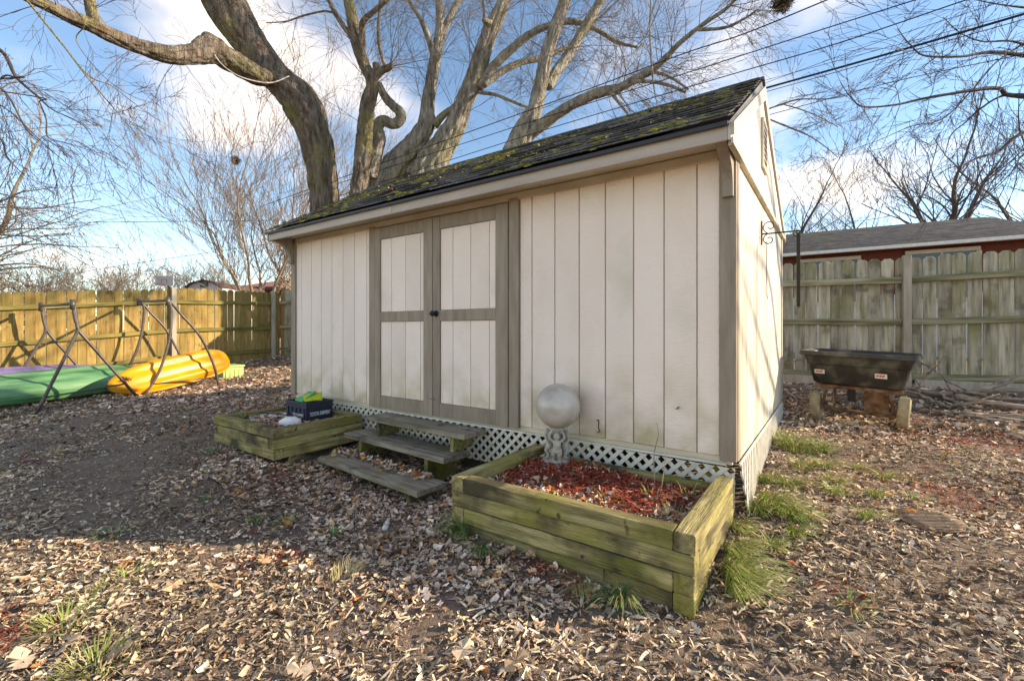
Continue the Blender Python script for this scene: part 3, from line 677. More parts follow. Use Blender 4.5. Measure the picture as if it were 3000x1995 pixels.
# ------------------------------------------------------------------ crate and litter in the left bed
CZ = -.155
def crate():
    x0, x1, y0, y1, z1 = -4.19, -3.80, -.475, -.165, .03
    t = thing('storage_crate', 'navy plastic shipping crate with white lettering in the left raised bed', 'crate', ((x0+x1)/2, (y0+y1)/2, CZ))
    ly0 = y0
    b = MB(); tk = .008
    b.box((x0+.012, y0+.012, CZ), (x1-.012, y1-.012, CZ+.01)); b.box((x0+.01, y0+.01, CZ+.01), (x1-.01, y0+.01+tk, z1)); b.box((x0+.01, y1-.01-tk, CZ+.01), (x1-.01, y1-.01, z1))
    b.box((x0+.01, y0+.01+tk, CZ+.01), (x0+.01+tk, y1-.01-tk, z1)); b.box((x1-.01-tk, y0+.01+tk, CZ+.01), (x1-.01, y1-.01-tk, z1))
    part(b, 'box', M['navy'], t)
    rim = MB()
    for z, h in ((z1-.02, .022), (z1-.058, .01)):
        rim.box((x0, y0, z), (x1, y0+.0095, z+h), .002); rim.box((x0, y1-.0095, z), (x1, y1, z+h), .002); rim.box((x0, y0+.0097, z), (x0+.0095, y1-.0097, z+h), .002); rim.box((x1-.0095, y0+.0097, z), (x1, y1-.0097, z+h), .002)
    part(rim, 'rim', M['navy'], t)
    for k in range(5):
        x = x0+.05+k*(x1-x0-.1)/4; part(MB().box((x-.006, y0+.001, CZ+.012), (x+.006, y0+.0098, z1-.06), .001), 'rib', M['navy'], t)
    for y in (y0+.03, y1-.03): part(MB().box((x1-.0098, y-.006, CZ+.012), (x1-.001, y+.006, z1-.06), .001), 'rib', M['navy'], t)
    def word(txt, size, loc, rot, wid):
        c = bpy.data.curves.new('lettering', 'FONT'); c.body = txt; c.size = size; c.extrude = .0006; c.align_x = 'CENTER'; c.align_y = 'CENTER'
        tmp = bpy.data.objects.new('tmp', c); C.objects.link(tmp); dg = bpy.context.evaluated_depsgraph_get()
        me = bpy.data.meshes.new_from_object(tmp.evaluated_get(dg)); bpy.data.objects.remove(tmp)
        v = np.zeros(len(me.vertices)*3, np.float32); me.vertices.foreach_get('co', v); v = v.reshape(-1, 3); v[:, 0] *= wid/(v[:, 0].max()-v[:, 0].min()); me.vertices.foreach_set('co', v.ravel())
        place(me, 'lettering', M['lettering'], t, Matrix.LocRotScale(Vector(loc), rot.to_quaternion(), None))
    word('TOYOTA SHIPMENT', .056, (x1-.0002, (y0+y1)/2, CZ+.065), Matrix.Rotation(R(90), 3, 'Z') @ Matrix.Rotation(R(90), 3, 'X'), .225)
    word('TOYOTA SHIPMENT', .04, ((x0+x1)/2+.05, y0+.0002, CZ+.055), Matrix.Rotation(R(90), 3, 'X'), .2)
    return t
crate()
def sheet_obj(name, corners, mat, label, cat, th=.003, n=10, wob=.01, seed=1, smooth=True):
    c = np.array(corners, float); V = []; r = np.random.default_rng(seed); 
    for s in (0, 1):
        for i in range(n):
            for j in range(n):
                u, v = i/(n-1), j/(n-1); p = c[0]*(1-u)*(1-v)+c[1]*u*(1-v)+c[2]*u*v+c[3]*(1-u)*v
                V.append(p)
    V = np.array(V); nn = unit(np.cross(c[1]-c[0], c[3]-c[0])); d = wob*(fbm(V[:n*n]*9+seed, 3, seed)-.5)*2
    V[:n*n] += nn*d[:, None]; V[n*n:] = V[:n*n]+nn*th; f = []
    for i in range(n-1):
        for j in range(n-1): a = i*n+j; f.append((a, a+n, a+n+1, a+1)); b = a+n*n; f.append((b, b+1, b+n+1, b+n))
    for k in range(n-1):
        for a, b in ((k, k+1), ((n-1)*n+k+1, (n-1)*n+k), ((k+1)*n, k*n), (k*n+n-1, (k+1)*n+n-1)): f.append((a, b, b+n*n, a+n*n))
    return tag(MB().add(V, f).build(name, M[mat], None, smooth), label, cat)
sheet_obj('plastic_bag', [(-4.05, -.44, .02), (-3.92, -.44, .015), (-3.90, -.30, .105), (-4.07, -.28, .09)], 'green_bag', 'bright green plastic pack leaning in the navy crate', 'pack', .02, 8, .02, 3)
sheet_obj('seed_packet', [(-3.90, -.43, .03), (-3.83, -.28, .025), (-3.90, -.24, .10), (-3.99, -.40, .085)], 'lime', 'lime yellow folded pack lying across the navy crate', 'pack', .012, 8, .02, 4)
sheet_obj('plastic_sheet', [(-4.50, -.70, -.15), (-4.22, -.80, -.145), (-4.2, -.42, -.135), (-4.50, -.28, -.15)], 'sheet', 'crumpled grey white plastic sheet lying in the left raised bed', 'sheet', .003, 16, .03, 5)
# crumpled white cloth in front of the crate
cl = MB(); cl.lathe([(.001, .075), (.05, .07), (.085, .045), (.10, .01), (.09, -.02)], 20, (-3.83, -.62, -.16)); 
for i, v in enumerate(cl.V): 
    d = fbm(v*22, 3, 31)-.5; cl.V[i] = v+np.stack([d*.05, np.roll(d, 3)*.05, np.abs(d)*.04], 1)
tag(cl.build('white_rag', M['white_cloth'], None, True), 'crumpled white rag in front of the navy crate', 'rag')
tag(MB().tube([(-4.42, -.62, -.105), (-4.15, -.56, -.10), (-3.9, -.55, -.09)], .006, 6).build('garden_stake', M['iron'], None, True), 'thin dark stake lying across the left raised bed', 'stake')

# ------------------------------------------------------------------ swing frames by the left fence
def z4(x, y): return (x*.3817, 780+y*.3817)
def swing(label, xn, xf, top_n, top_f, near, far, braces, r=.024, hub=True):
    base = pX(*z4(*near[0][-1]), xn); t = thing('swing_frame', label, 'swing frame', (float((xn+xf)/2), float(base[1]), float(base[2])))
    for leg in near: part(MB().tube(smooth_path([pX(*z4(*q), xn) for q in leg], 6), r, 10), 'leg', M['steel'], t, True)
    for leg in far:
        pts = [pX(*z4(*q), xf) for q in leg]; d = pts[-1]-pts[-2]; e = pts[-1]; g = g1(e[0], e[1]-.1); k = (g-e[2])/d[2]; pts.append(e+d*max(0, k)); part(MB().tube(smooth_path(pts, 6), r, 10), 'leg', M['steel'], t, True)
    a, b = pX(*z4(*top_n), xn), pX(*z4(*top_f), xf)
    part(MB().tube([a, (a+b)/2+np.array([0, 0, -.01]), b], r, 10), 'top_bar', M['steel'], t, True)
    for q in (a, b): part(MB().tube([q+np.array([0, 0, -.10]), q+np.array([0, 0, .06])], .036, 10), 'top_joint', M['steel'], t, True)
    for p_, q_ in braces: part(MB().tube([pX(*z4(*p_), xn), pX(*z4(*q_), xn)], .014, 8), 'brace', M['steel'], t, True)
    return t
swing('brown steel swing frame with straight splayed legs in front of green kayak', -9.5, -11.55, (557, 285), (315, 305),
      [[(557, 270), (575, 400), (598, 480), (560, 570), (270, 1150)], [(565, 270), (585, 400), (600, 485), (660, 560), (1055, 1005)]],
      [[(317, 300), (335, 420), (350, 485), (320, 560), (170, 800)], [(322, 300), (345, 420), (355, 480), (400, 545), (590, 760)]],
      [((350, 1005), (975, 900))])
swing('brown steel swing frame with bowed legs standing over the yellow kayak', -9.6, -11.6, (1290, 262), (1065, 268),
      [[(1297, 255), (1312, 330), (1305, 530), (1230, 790), (1110, 990)], [(1297, 255), (1390, 370), (1530, 530), (1630, 730), (1680, 915)]],
      [[(1080, 270), (1105, 330), (1090, 500), (1050, 640), (1010, 730)], [(1085, 270), (1150, 350), (1270, 480), (1370, 660)]],
      [((1172, 905), (1672, 850))])

# ------------------------------------------------------------------ kayaks
def kayak(label, nose, stern, up, beam, dep, mat, ridges, blunt=.5, rocker=.05):
    nose = np.array(nose, float); stern = np.array(stern, float); d = stern-nose; L_ = np.linalg.norm(d); ex = d/L_
    up = unit(np.array(up)-ex*np.dot(up, ex)); ey = np.cross(up, ex); n = 40; m = 48; V = []; f = []
    for i in range(n):
        t = i/(n-1); s = (math.sin(math.pi*min(1, t*1.0)**(.8)) if False else 0)
        plan = min(1, (1-abs(2*t-1)**2.6)*1.0); plan = max(plan, 0)**.62
        if t > .5: plan = max(plan, 0) if blunt < .1 else max(0, 1-((t-.5)/.5)**(2.6+5*blunt))**.55
        for j in range(m):
            a = 2*math.pi*j/m; cx_, sz = math.cos(a), math.sin(a)
            sgn = lambda q, e: math.copysign(abs(q)**e, q)
            y = sgn(cx_, .72)*beam/2*plan; z = sgn(sz, .6)*dep/2*(.25+.75*plan**.6)
            if sz > .15:        # hull bottom (faces up here): lengthwise ridges and channels
                z += ridges*plan*(math.cos(y/(beam/2)*3*math.pi)*(.5+.5*math.cos(math.pi*(t-.5)*1.6)))
                z -= rocker*(2*t-1)**2
            V.append(nose+ex*(t*L_)+ey*y+up*z)
    for i in range(n-1):
        for j in range(m): k = (j+1) % m; f.append((i*m+j, i*m+k, (i+1)*m+k, (i+1)*m+j))
    f.append(tuple(range(m-1, -1, -1))); f.append(tuple((n-1)*m+j for j in range(m)))
    t_ = thing('kayak', label, 'kayak', (nose+stern)/2-np.array([0, 0, .2]))
    part(MB().add(V, f), 'hull', mat if not isinstance(mat, str) else M[mat], t_, True)
    c = (nose+stern)/2
    # seam band round the gunwale and carry handle at each end
    rim = []
    for i in range(n): t = i/(n-1); rim.append(t)
    for sg in (-1, 1):
        pts = []
        for t in np.linspace(.03, .97, 24):
            plan = max(0, 1-abs(2*t-1)**2.6)**.62
            if t > .5 and blunt >= .1: plan = max(0, 1-((t-.5)/.5)**(2.6+5*blunt))**.55
            pts.append(nose+ex*t*L_+ey*sg*(beam/2*plan*1.0)+up*0)
        part(MB().tube(pts, .011, 6), 'rim', M[mat], t_, True)
    for e, q in ((nose, -1), (stern, 1)):
        part(MB().tube(smooth_path([e+ey*.05-ex*q*.06, e+ex*q*.03, e-ey*.05-ex*q*.06], 5), .009, 6), 'carry_handle', M['iron'], t_, True)
    return t_, V
ky, _ = kayak('yellow kayak lying on its side with ridged hull facing out', (-9.70, -.62, -.235), (-10.05, 1.46, .145), (.90, -.22, .42), .60, .30, 'yellow_k', .026, .55)
kayak('faded green kayak lying upside down beside the left fence', (-10.75, .55, -.12), (-10.55, -2.45, -.26), (.42, .05, .9), .70, .36, 'green_k', .014, .2)
kayak('purple kayak lying behind the green one against the left fence', (-11.45, .1, -.10), (-11.35, -2.9, -.16), (.3, 0, .95), .66, .34, 'purple_k', .012, .2)
# pale lime crate behind the yellow kayak
lb = thing('lime_bin', 'pale lime green plastic bin behind the tail of the yellow kayak', 'bin', (-10.3, 1.62, -.34))
part(MB().box((-10.62, 1.38, -.36), (-10.15, 1.80, -.06), .01), 'body', M['limebox'], lb)
part(MB().box((-10.64, 1.36, -.059), (-10.13, 1.82, -.02), .006), 'lid', M['limebox'], lb)
for k in range(4): part(MB().box((-10.149, 1.43+k*.09, -.33), (-10.14, 1.455+k*.09, -.1), .003), 'rib', M['limebox'], lb)
# drain of leaves resting on the yellow hull
def nest(c, s, label, n=60):
    mb = MB(); r = np.random.default_rng(int(abs(c[0]*100)))
    for k in range(n):
        a = r.normal(0, 1, 3); a = unit(a)*s*r.uniform(.3, 1)*np.array([1, 1, .5]); b = a+r.normal(0, s*.5, 3); mb.tube([np.array(c)+a, np.array(c)+(a+b)/2+r.normal(0, s*.1, 3), np.array(c)+b], [.004, .005, .002], 4)
    return tag(mb.build('leaf_clump', M['nest'], None), label, 'leaves')
nest(pX(*z4(965, 868), -9.66)+np.array([0, 0, .0]), .07, 'brown clump of dead leaves caught on the yellow kayak nose')

# ------------------------------------------------------------------ fences
pk_cache = {}
def picket_mesh(w, h, th=.018, ear=.038):
    k = (round(w, 3), round(h, 2))
    if k not in pk_cache:
        c = .005; out_ = [(0, 0), (w, 0), (w, h-ear), (w-ear, h), (ear, h), (0, h-ear)]; inn = [(c, 0), (w-c, 0), (w-c, h-ear-c*.4), (w-ear-c*.4, h-c), (ear+c*.4, h-c), (c, h-ear-c*.4)]
        V = [(x, y, z) for y, ring_ in ((0, inn), (c, out_), (th-c, out_), (th, inn)) for x, z in ring_]
        pk_cache[k] = MB().add(V, [tuple(range(5, -1, -1)), tuple(range(18, 24))]+[(a*6+i, a*6+(i+1) % 6, (a+1)*6+(i+1) % 6, (a+1)*6+i) for a in range(3) for i in range(6)]).mesh('picket')
    return pk_cache[k]
def fence(label, A, B, top, posts, side, mat_p, mat_r, mat_post, rails, pitch=.147, hbase=1.84, gap=.0035, seed=0, zr=.02, group=None, tilt=.007):
    """A,B ground ends in plan; top(t) = height of the picket tops; rails and posts on the left (side=1) or right of A->B"""
    r = random.Random(seed); A = np.array(A, float); B = np.array(B, float); d = B-A; L_ = np.linalg.norm(d); ex = np.array([*(d/L_), 0]); nrm_ = np.array([-ex[1], ex[0], 0])*side
    t_ = thing('picket_fence', label, 'fence', (*((A+B)/2), g1(*((A+B)/2))), group)
    x = 0
    while x < L_-.02:
        w = pitch-gap-r.choice((0, 0, .002, .005) if gap > .003 else (0, 0, .001)); z1 = top(x/L_)+r.uniform(-zr, zr)*.6; g = g1(*(A+d*x/L_))+.03; h = round((z1-g)*40)/40
        org = np.array([*(A+d*(x/L_)), z1-h]); M_ = rotM(org, ex, np.cross((0, 0, 1), ex), (0, 0, 1)) @ Matrix.Rotation(r.uniform(-tilt, tilt), 4, 'Y') @ Matrix.Rotation(r.uniform(-tilt, tilt), 4, 'Z')
        place(picket_mesh(w, h), 'picket', M[mat_p], t_, M_); x += pitch
    # rails between posts
    ps = [0]+sorted(p*L_ for p in posts)+[L_]
    for a, b in zip(ps[:-1], ps[1:]):
        if b-a < .2: continue
        for dz in rails:
            pa = np.array([*(A+d*a/L_), top(a/L_)-dz])+nrm_*(.006 if side > 0 else .022); pb = np.array([*(A+d*b/L_), top(b/L_)-dz])+nrm_*(.006 if side > 0 else .022)
            u_ = unit(pb-pa); pa = pa+u_*.048; pb = pb-u_*.048; L2 = np.linalg.norm(pb-pa)
            ez = unit(np.array([0, 0, 1])-u_*u_[2]); ey = np.cross(ez, u_); w = .04; 
            o = beam_mesh(L2, w, .085, 10, .003, .006, r.randint(0, 9999)); off = ey*0
            if np.dot(ey, nrm_) < 0: off = -ey*w
            place(o, 'rail', M[mat_r], t_, rotM(pa+off+ (nrm_*0.018 if side > 0 else 0*nrm_), u_, ey, ez))
    for p in posts:
        q = np.array([*(A+d*p), 0])+nrm_*.055; g = g1(q[0], q[1])-.1
        z1 = top(p)+.02; part(MB().box((-.045, -.045, g), (.045, .045, z1), .005), 'post', M[mat_post], t_).location = (0, 0, 0)
        o = t_.children[-1] if False else None
        ob = [c for c in C.objects if c.parent == t_][-1]; 
        ang = math.atan2(ex[1], ex[0]); ob.matrix_basis = Matrix.Translation((q[0], q[1], 0)) @ Matrix.Rotation(ang, 4, 'Z')
    return t_
FA, FB = (-12.0, -2.6), (-12.0, 3.45)
pin = lambda Y: (Y-FA[1])/(FB[1]-FA[1])
def ltop(t):
    Y = FA[1]+t*(FB[1]-FA[1]); return np.interp(Y, [-2.6, -1.6, 1.05, 1.15, 3.45], [1.37, 1.45, 1.70, 1.735, 1.77])
fence('yellowed wooden privacy fence behind the swing frames and kayaks', FA, FB, ltop, [pin(1.08), .985], -1, 'fence_y', 'rail_y', 'post_g', (.36, 1.02, 1.62), seed=4)
rear = lambda x: 3.5+(x+12)*.1385
fence('grey wooden fence section running behind the left end of the shed', (-11.86, rear(-11.86)), (-8.6, rear(-8.6)), lambda t: 1.80+.04*t, [.55], -1, 'fence_g', 'rail_g', 'post_g', (.36, 1.02, 1.62), seed=5)
RX0, RX1 = -.9, 4.3
rt = lambda t: np.interp(RX0+t*(RX1-RX0), [-.9, -.15, 1.26, 2.5, 4.3], [1.78, 1.775, 1.76, 1.80, 1.85])
fence('grey green mossy privacy fence behind the garden cart', (RX0, rear(RX0)), (RX1, rear(RX1)), rt, [(1.29-RX0)/(RX1-RX0), (3.7-RX0)/(RX1-RX0)], -1, 'fence_g', 'rail_g', 'post_g', (.36, .94, 1.70), seed=6, pitch=.15, gap=.006)
bbd = thing('kick_board', 'weathered horizontal kick board at the foot of the rear fence', 'board', (1, rear(1)-.1, 0))
for a, b in ((-.7, 1.2), (1.38, 3.2)): timber(bbd, (b, rear(b)-.065, -.06), (a, rear(a)-.065, -.05), .02, .13, 'board', 'post_g', .003, .003)

# ------------------------------------------------------------------ garden cart
def cart():
    W0 = np.array([.32, 2.93]); W1 = np.array([1.03, 2.84]); gw = g1(.6, 2.9)
    t = thing('garden_cart', 'black plastic tub garden cart on rusty frame with two tan wheels', 'cart', (.68, 3.1, gw))
    ex = unit(np.array([*(W1-W0), 0])); ey = np.cross((0, 0, 1), ex); c = np.array([.70, 3.22, 0]); tiltx = -.035
    def pt(x, y, z): return c+ex*x+ey*y+np.array([0, 0, z+tiltx*x])
    # tub: lofted open rounded box with rim
    def ring(hx, hy, z, rr, n=8):
        o = []
        for qx, qy, a0 in ((1, 1, 0), (-1, 1, 90), (-1, -1, 180), (1, -1, 270)):
            for k in range(n): a = R(a0+90*k/(n-1)); o.append(pt(qx*(hx-rr)+rr*math.cos(a), qy*(hy-rr)+rr*math.sin(a), z))
        return o
    zb, zt = .165, .515
    rows = [ring(.365, .26, zb, .09), ring(.388, .285, zb+.02, .09), ring(.425, .34, zt-.14, .08), ring(.437, .352, zt-.132, .08), ring(.462, .38, zt-.024, .075), ring(.492, .408, zt-.020, .08), ring(.493, .409, zt-.04, .08), ring(.502, .418, zt-.036, .08), ring(.499, .415, zt+.004, .08), ring(.478, .39, zt+.006, .075), ring(.45, .365, zt-.02, .075), ring(.375, .275, zb+.035, .09)]
    n = len(rows[0]); V = [p for r_ in rows for p in r_]; f = []
    for k in range(len(rows)-1):
        for i in range(n): j = (i+1) % n; f.append((k*n+i, k*n+j, (k+1)*n+j, (k+1)*n+i))
    f.append(tuple(range(n-1, -1, -1))); f.append(tuple((len(rows)-1)*n+i for i in range(n)))
    part(MB().add(V, f), 'tub', M['poly'], t, False)
    tub = [q for q in C.objects if q.parent == t][-1]
    # stickers on the near side
    def sticker(x, z, w, h):
        # near face leans outwards with height
        fy = lambda zz_: -(.285+(.34-.285)*(zz_-zb-.02)/(zt-.14-zb-.02))-.003
        a = [pt(x-w, fy(z-h), z-h), pt(x+w, fy(z-h), z-h), pt(x+w, fy(z+h), z+h), pt(x-w, fy(z+h), z+h)]; nn = unit(np.cross(a[1]-a[0], a[3]-a[0]))
        V = a+[q+nn*.0012 for q in a]; o = part(MB().add(V, [(0, 3, 2, 1), (4, 5, 6, 7), (0, 1, 5, 4), (1, 2, 6, 5), (2, 3, 7, 6), (3, 0, 4, 7)]), 'sticker', M['sticker'], tub)
        m_ = MB()
        for k in range(3):
            q0 = a[0]+(a[1]-a[0])*(.08+.24*k)+(a[3]-a[0])*.3+nn*.0013; q1 = (a[1]-a[0])*.2; q2 = (a[3]-a[0])*.45; sk = (a[1]-a[0])*.06
            b_ = [q0, q0+q1, q0+q1+q2+sk, q0+q2+sk]; m_.add(b_+[q+nn*.0006 for q in b_], [(0, 3, 2, 1), (4, 5, 6, 7), (0, 1, 5, 4), (1, 2, 6, 5), (2, 3, 7, 6), (3, 0, 4, 7)])
        part(m_, 'mark', M['orange'], o)
    sticker(-.315, .30, .045, .022); sticker(.2, .30, .048, .024)
    # frame
    def bar(a, b, w, h, name='frame_bar', m='rust'):
        a, b = pt(*a), pt(*b); d = unit(b-a); up = np.array([0, 0, 1]) if abs(d[2]) < .9 else ey; s_ = unit(np.cross(up, d)); up = np.cross(d, s_); L_ = np.linalg.norm(b-a)
        part(MB().obox(np.array(rotM((a+b)/2, d, s_, up)), (L_/2, w/2, h/2), .004), name, M[m], t)
    for y in (-.24, .2): bar((-.37, y, zb-.02), (.37, y, zb-.02), .035, .035)
    for x in (-.3, .3): bar((x, -.257, zb-.019), (x, .25, zb-.019), .03, .03)
    bar((-.19, -.265, zb-.04), (-.19, -.265, -.06), .012, .16, 'bracket'); bar((.16, -.266, zb-.038), (.16, -.266, -.10), .20, .006, 'bracket_plate'); bar((-.05, -.2, zb-.04), (-.05, -.2, 0), .07, .01, 'hanger', 'iron')
    bar((-.33, -.27, -.085), (.31, -.27, -.10), .05, .022, 'axle_beam'); bar((-.26, -.275, zb-.05), (-.30, -.275, -.07), .025, .012, 'strut'); bar((.27, -.255, zb-.05), (.30, -.255, -.09), .03, .012, 'strut')
    bar((0, .2, zb-.03), (0, .75, .02), .03, .03, 'drawbar', 'iron')
    for s_, Wp in ((-1, W0), (1, W1)):
        rad, wd = (.158, .082) if s_ > 0 else (.152, .074); cz = gw+rad-.012; cc = np.array([Wp[0], Wp[1], cz]); lean = Matrix.Rotation(R(4*s_), 4, ey)
        a = math.atan2(ex[1], ex[0]); Mw = Matrix.Translation(cc) @ lean @ Matrix.Rotation(a, 4, 'Z') @ Matrix.Rotation(R(90), 4, 'Y')
        mb = MB(); mb.lathe([(rad*.55, -wd/2), (rad*.85, -wd/2-.006), (rad*.97, -wd/2+.006), (rad, -wd/4), (rad*1.005, 0), (rad, wd/4), (rad*.97, wd/2-.006), (rad*.85, wd/2+.006), (rad*.55, wd/2)], 40)
        for k in range(44):
            an = 2*math.pi*k/44; mb.obox(np.array(Matrix.Rotation(an, 4, 'Z') @ Matrix.Translation((rad*1.003, 0, 0)) @ Matrix.Rotation(R(0), 4, 'X')), (.0035, rad*.04, wd*.46))
        w = place(mb.mesh('tyre'), 'wheel', M['tyre'], t, Mw)
        hb = MB(); hb.lathe([(.012, -wd/2-.02), (.02, -wd/2-.015), (rad*.35, -wd/2+.01), (rad*.56, -wd/2+.003), (rad*.56, wd/2-.003), (rad*.35, wd/2-.01), (.02, wd/2+.015), (.012, wd/2+.02)], 24)
        place(hb.mesh('rim'), 'rim', M['rust'], w, Mw)
cart()

# ------------------------------------------------------------------ scroll hanger on the gable wall with strap and wire
hg = thing('plant_hanger', 'black wrought iron scroll plant hanger on the sunny gable wall', 'hanger', (0, 1.1, 1.52))
hy = 1.1
part(MB().tube([(.004, hy, 1.62), (.004, hy, 1.43)], .006, 8), 'back_plate', M['iron'], hg)
part(MB().tube([(.006, hy, 1.515), (.26, hy, 1.512)], .006, 8), 'arm', M['iron'], hg)
def spiral(cx_, cz_, r0, turns, a0, sg):
    return [(cx_+r0*(1-.75*t)*math.cos(a0+sg*turns*2*math.pi*t), hy, cz_+r0*(1-.75*t)*math.sin(a0+sg*turns*2*math.pi*t)) for t in np.linspace(0, 1, 26)]
part(MB().tube(spiral(.06, 1.57, .052, 1.1, R(-110), -1), .004, 6), 'scroll', M['iron'], hg, True)
part(MB().tube(spiral(.055, 1.468, .045, 1.1, R(110), 1), .004, 6), 'scroll', M['iron'], hg, True)
part(MB().tube(spiral(.235, 1.49, .026, 1.1, R(60), -1), .004, 6), 'scroll', M['iron'], hg, True)
strap = thing('hanging_strap', 'long flat black strap hanging from the scroll hanger', 'strap', (.25, 1.1, .93))
part(MB().box((.238, 1.094, .935), (.262, 1.099, 1.50), .001), 'strap_band', M['iron'], strap)
part(MB().tube([(.25, 1.0965, 1.47), (.243, 1.104, 1.51), (.25, 1.108, 1.522), (.257, 1.104, 1.51), (.25, 1.0965, 1.47)], .003, 6), 'loop', M['iron'], strap)
part(MB().box((.244, 1.0925, .92), (.256, 1.1005, .9345), .001), 'buckle', M['steel'], strap)
tag(MB().tube(smooth_path([(.035, 1.1, 1.455), (.036, 1.1, 1.2), (.034, 1.1, 1.05), (.044, 1.1, 1.02), (.04, 1.1, 1.0)], 5), .0025, 6).build('wire_hook', M['iron'], None, True), 'thin wire hook dangling below the scroll hanger on the gable wall', 'hook')

# ------------------------------------------------------------------ small things on the ground
pz = pZ(1133, 1545, -.49); gcan = g1(pz[0], pz[1])
cd = thing('plastic_tube', 'grey white plastic tube lying in the leaves in front of steps', 'tube', (pz[0], pz[1], gcan))
dv = unit(pZ(1139, 1522, -.48)-pZ(1122, 1568, -.48)); q0 = np.array([pz[0], pz[1], gcan+.03])
part(MB().tube([q0-dv*.03, q0+dv*.075], .010, 12), 'body', M['paper'], cd, True)
part(MB().tube([q0-dv*.078, q0-dv*.07, q0-dv*.035, q0-dv*.0305], [.012, .018, .018, .012], 12), 'cap', M['paper'], cd, True)
gp = pZ(2724, 1585, -.44); gm = thing('ribbed_mat', 'round ribbed rusty mat half buried in leaves right of shed', 'mat', (gp[0], gp[1], g1(gp[0], gp[1])))
for k in range(17):
    o = (k-8)*.0165; hl = math.sqrt(max(.0004, .145**2-o*o)); a = R(32); e = np.array([math.cos(a), math.sin(a), 0]); s_ = np.array([-math.sin(a), math.cos(a), 0])
    pp = [np.array([gp[0], gp[1], 0])+s_*o+e*x for x in np.linspace(-hl, hl, 6)]; pp = [np.array([q[0], q[1], g1(q[0], q[1])+.020]) for q in pp]
    part(MB().tube(pp, .0045, 6), 'rib', M['grate'], gm, True)
rim = [np.array([gp[0]+.15*math.cos(a), gp[1]+.15*math.sin(a), 0]) for a in np.linspace(0, 2*math.pi, 33)]
part(MB().tube([np.array([q[0], q[1], g1(q[0], q[1])+.016]) for q in rim], .005, 6, False), 'edge_ring', M['grate'], gm, True)
# fallen branches by the rear fence
def z1p(x, y): return (2200+x*.5102, 600+y*.5102)
def fallen(pts, r0, r1, label, seed, lift=.03):
    r = np.random.default_rng(seed); P_ = []
    for (x, y, Yw) in pts:
        q = pY(*z1p(x, y), Yw); q[2] = max(q[2], g1(q[0], q[1])+lift*.6); P_.append(q)
    P_ = smooth_path(P_, 6); P_ += r.normal(0, .006, P_.shape); t = thing('fallen_branch', label, 'branch', P_[0], 'fallen branches along the rear fence')
    part(MB().tube(P_, np.linspace(r0, r1, len(P_))*(1+.12*r.normal(0, 1, len(P_))), 8), 'stem', M['branch'], t, True)
    for k in range(4):
        i = r.integers(len(P_)//3, len(P_)-2); d = unit(P_[i+1]-P_[i]); s_ = unit(r.normal(0, 1, 3)*np.array([1, 1, .5])); e = [P_[i], P_[i]+(d+s_)*.1, P_[i]+(d*1.2+s_*.8)*.26+np.array([0, 0, .01])]
        for q in e: q[2] = max(q[2], g1(q[0], q[1])+.02)
        part(MB().tube(e, [r1*.8, r1*.6, r1*.3], 6), 'twig', M['branch'], t, True)
fallen([(180, 1075, 4.7), (500, 1080, 4.6), (900, 1090, 4.5), (1200, 1085, 4.6), (1500, 1065, 4.7), (1700, 1080, 4.8)], .035, .025, 'longest straight grey fallen branch behind the cart wheels', 1)
fallen([(880, 1050, 4.6), (1100, 1085, 4.4), (1300, 1070, 4.4), (1480, 1010, 4.5)], .022, .03, 'fallen branch with a broken pale end pointing up right', 2)
fallen([(920, 1205, 3.7), (1150, 1220, 3.6), (1350, 1230, 3.6), (1700, 1225, 3.7)], .026, .03, 'green grey fallen branch nearest the camera, right of the cart wheel', 3)
fallen([(960, 895, 4.9), (1060, 955, 4.8), (1200, 1050, 4.6), (1400, 1110, 4.4), (1640, 1115, 4.4)], .010, .014, 'thin pale fallen branch curving down from the cart tub', 4)
fallen([(1180, 1100, 4.2), (1350, 1130, 4.1), (1560, 1160, 4.1), (1750, 1170, 4.1)], .032, .024, 'reddish brown split fallen branch at the right edge', 5)
fallen([(190, 1060, 4.2), (240, 1110, 4.0), (310, 1160, 3.8)], .018, .014, 'short dark fallen branch between shed corner and cart', 6)
fallen([(860, 1060, 4.3), (1000, 1100, 4.1), (1130, 1160, 4.0), (1230, 1145, 4.0), (1330, 1160, 4.0)], .016, .02, 'crooked pale fallen branch in the middle of the pile', 7)
fallen([(195, 915, 4.9), (290, 880, 4.9)], .010, .006, 'thin upright stick leaning between the shed and the cart', 8)
fallen([(965, 1085, 4.2), (975, 1040, 4.2), (1000, 990, 4.2), (1025, 945, 4.2)], .011, .008, 'short twisted stick standing up right of the tub', 9)

# ------------------------------------------------------------------ neighbours
def house_right():
    a = pD(2150, 762, 12.5); t = thing('brick_house', 'low red brick house with grey shingle roof behind the right fence', 'house', (4, 15, -.1))
    e0, e1 = pD(2200, 757, 13.0), pD(3150, 688, 11.6); ez = (e0[2]+e1[2])/2
    e0[2] = ez; e1[2] = ez*1.0; d = unit(e1-e0); d[2] = 0; bk = np.array([-d[1], d[0], 0])
    if bk[1] < 0: bk = -bk
    # eave line and ridge from the photo's directions at house distances
    e0 = pD(2100, 767, 13.4); e1 = pD(3300, 676, 11.8); z_e = 2.85; e0[2] = z_e; e1[2] = z_e
    return t
HD = 13.5
def on(u, v, d): return pD(u, v, d)
hs = thing('brick_house', 'low red brick house with grey shingle roof behind the right fence', 'house', (5, 14, -.1))
E0, E1 = pD(2200, 759, 14.2), pD(3170, 685, 10.5); K0, K1 = pD(2150, 702, 18.1), pD(2882, 637, 14.1)
Hd = unit((E1-E0)*np.array([1, 1, 0])); Hb = np.array([-Hd[1], Hd[0], 0]); Hb = Hb if Hb[1] > 0 else -Hb
E2 = E1+Hb*7.0; 
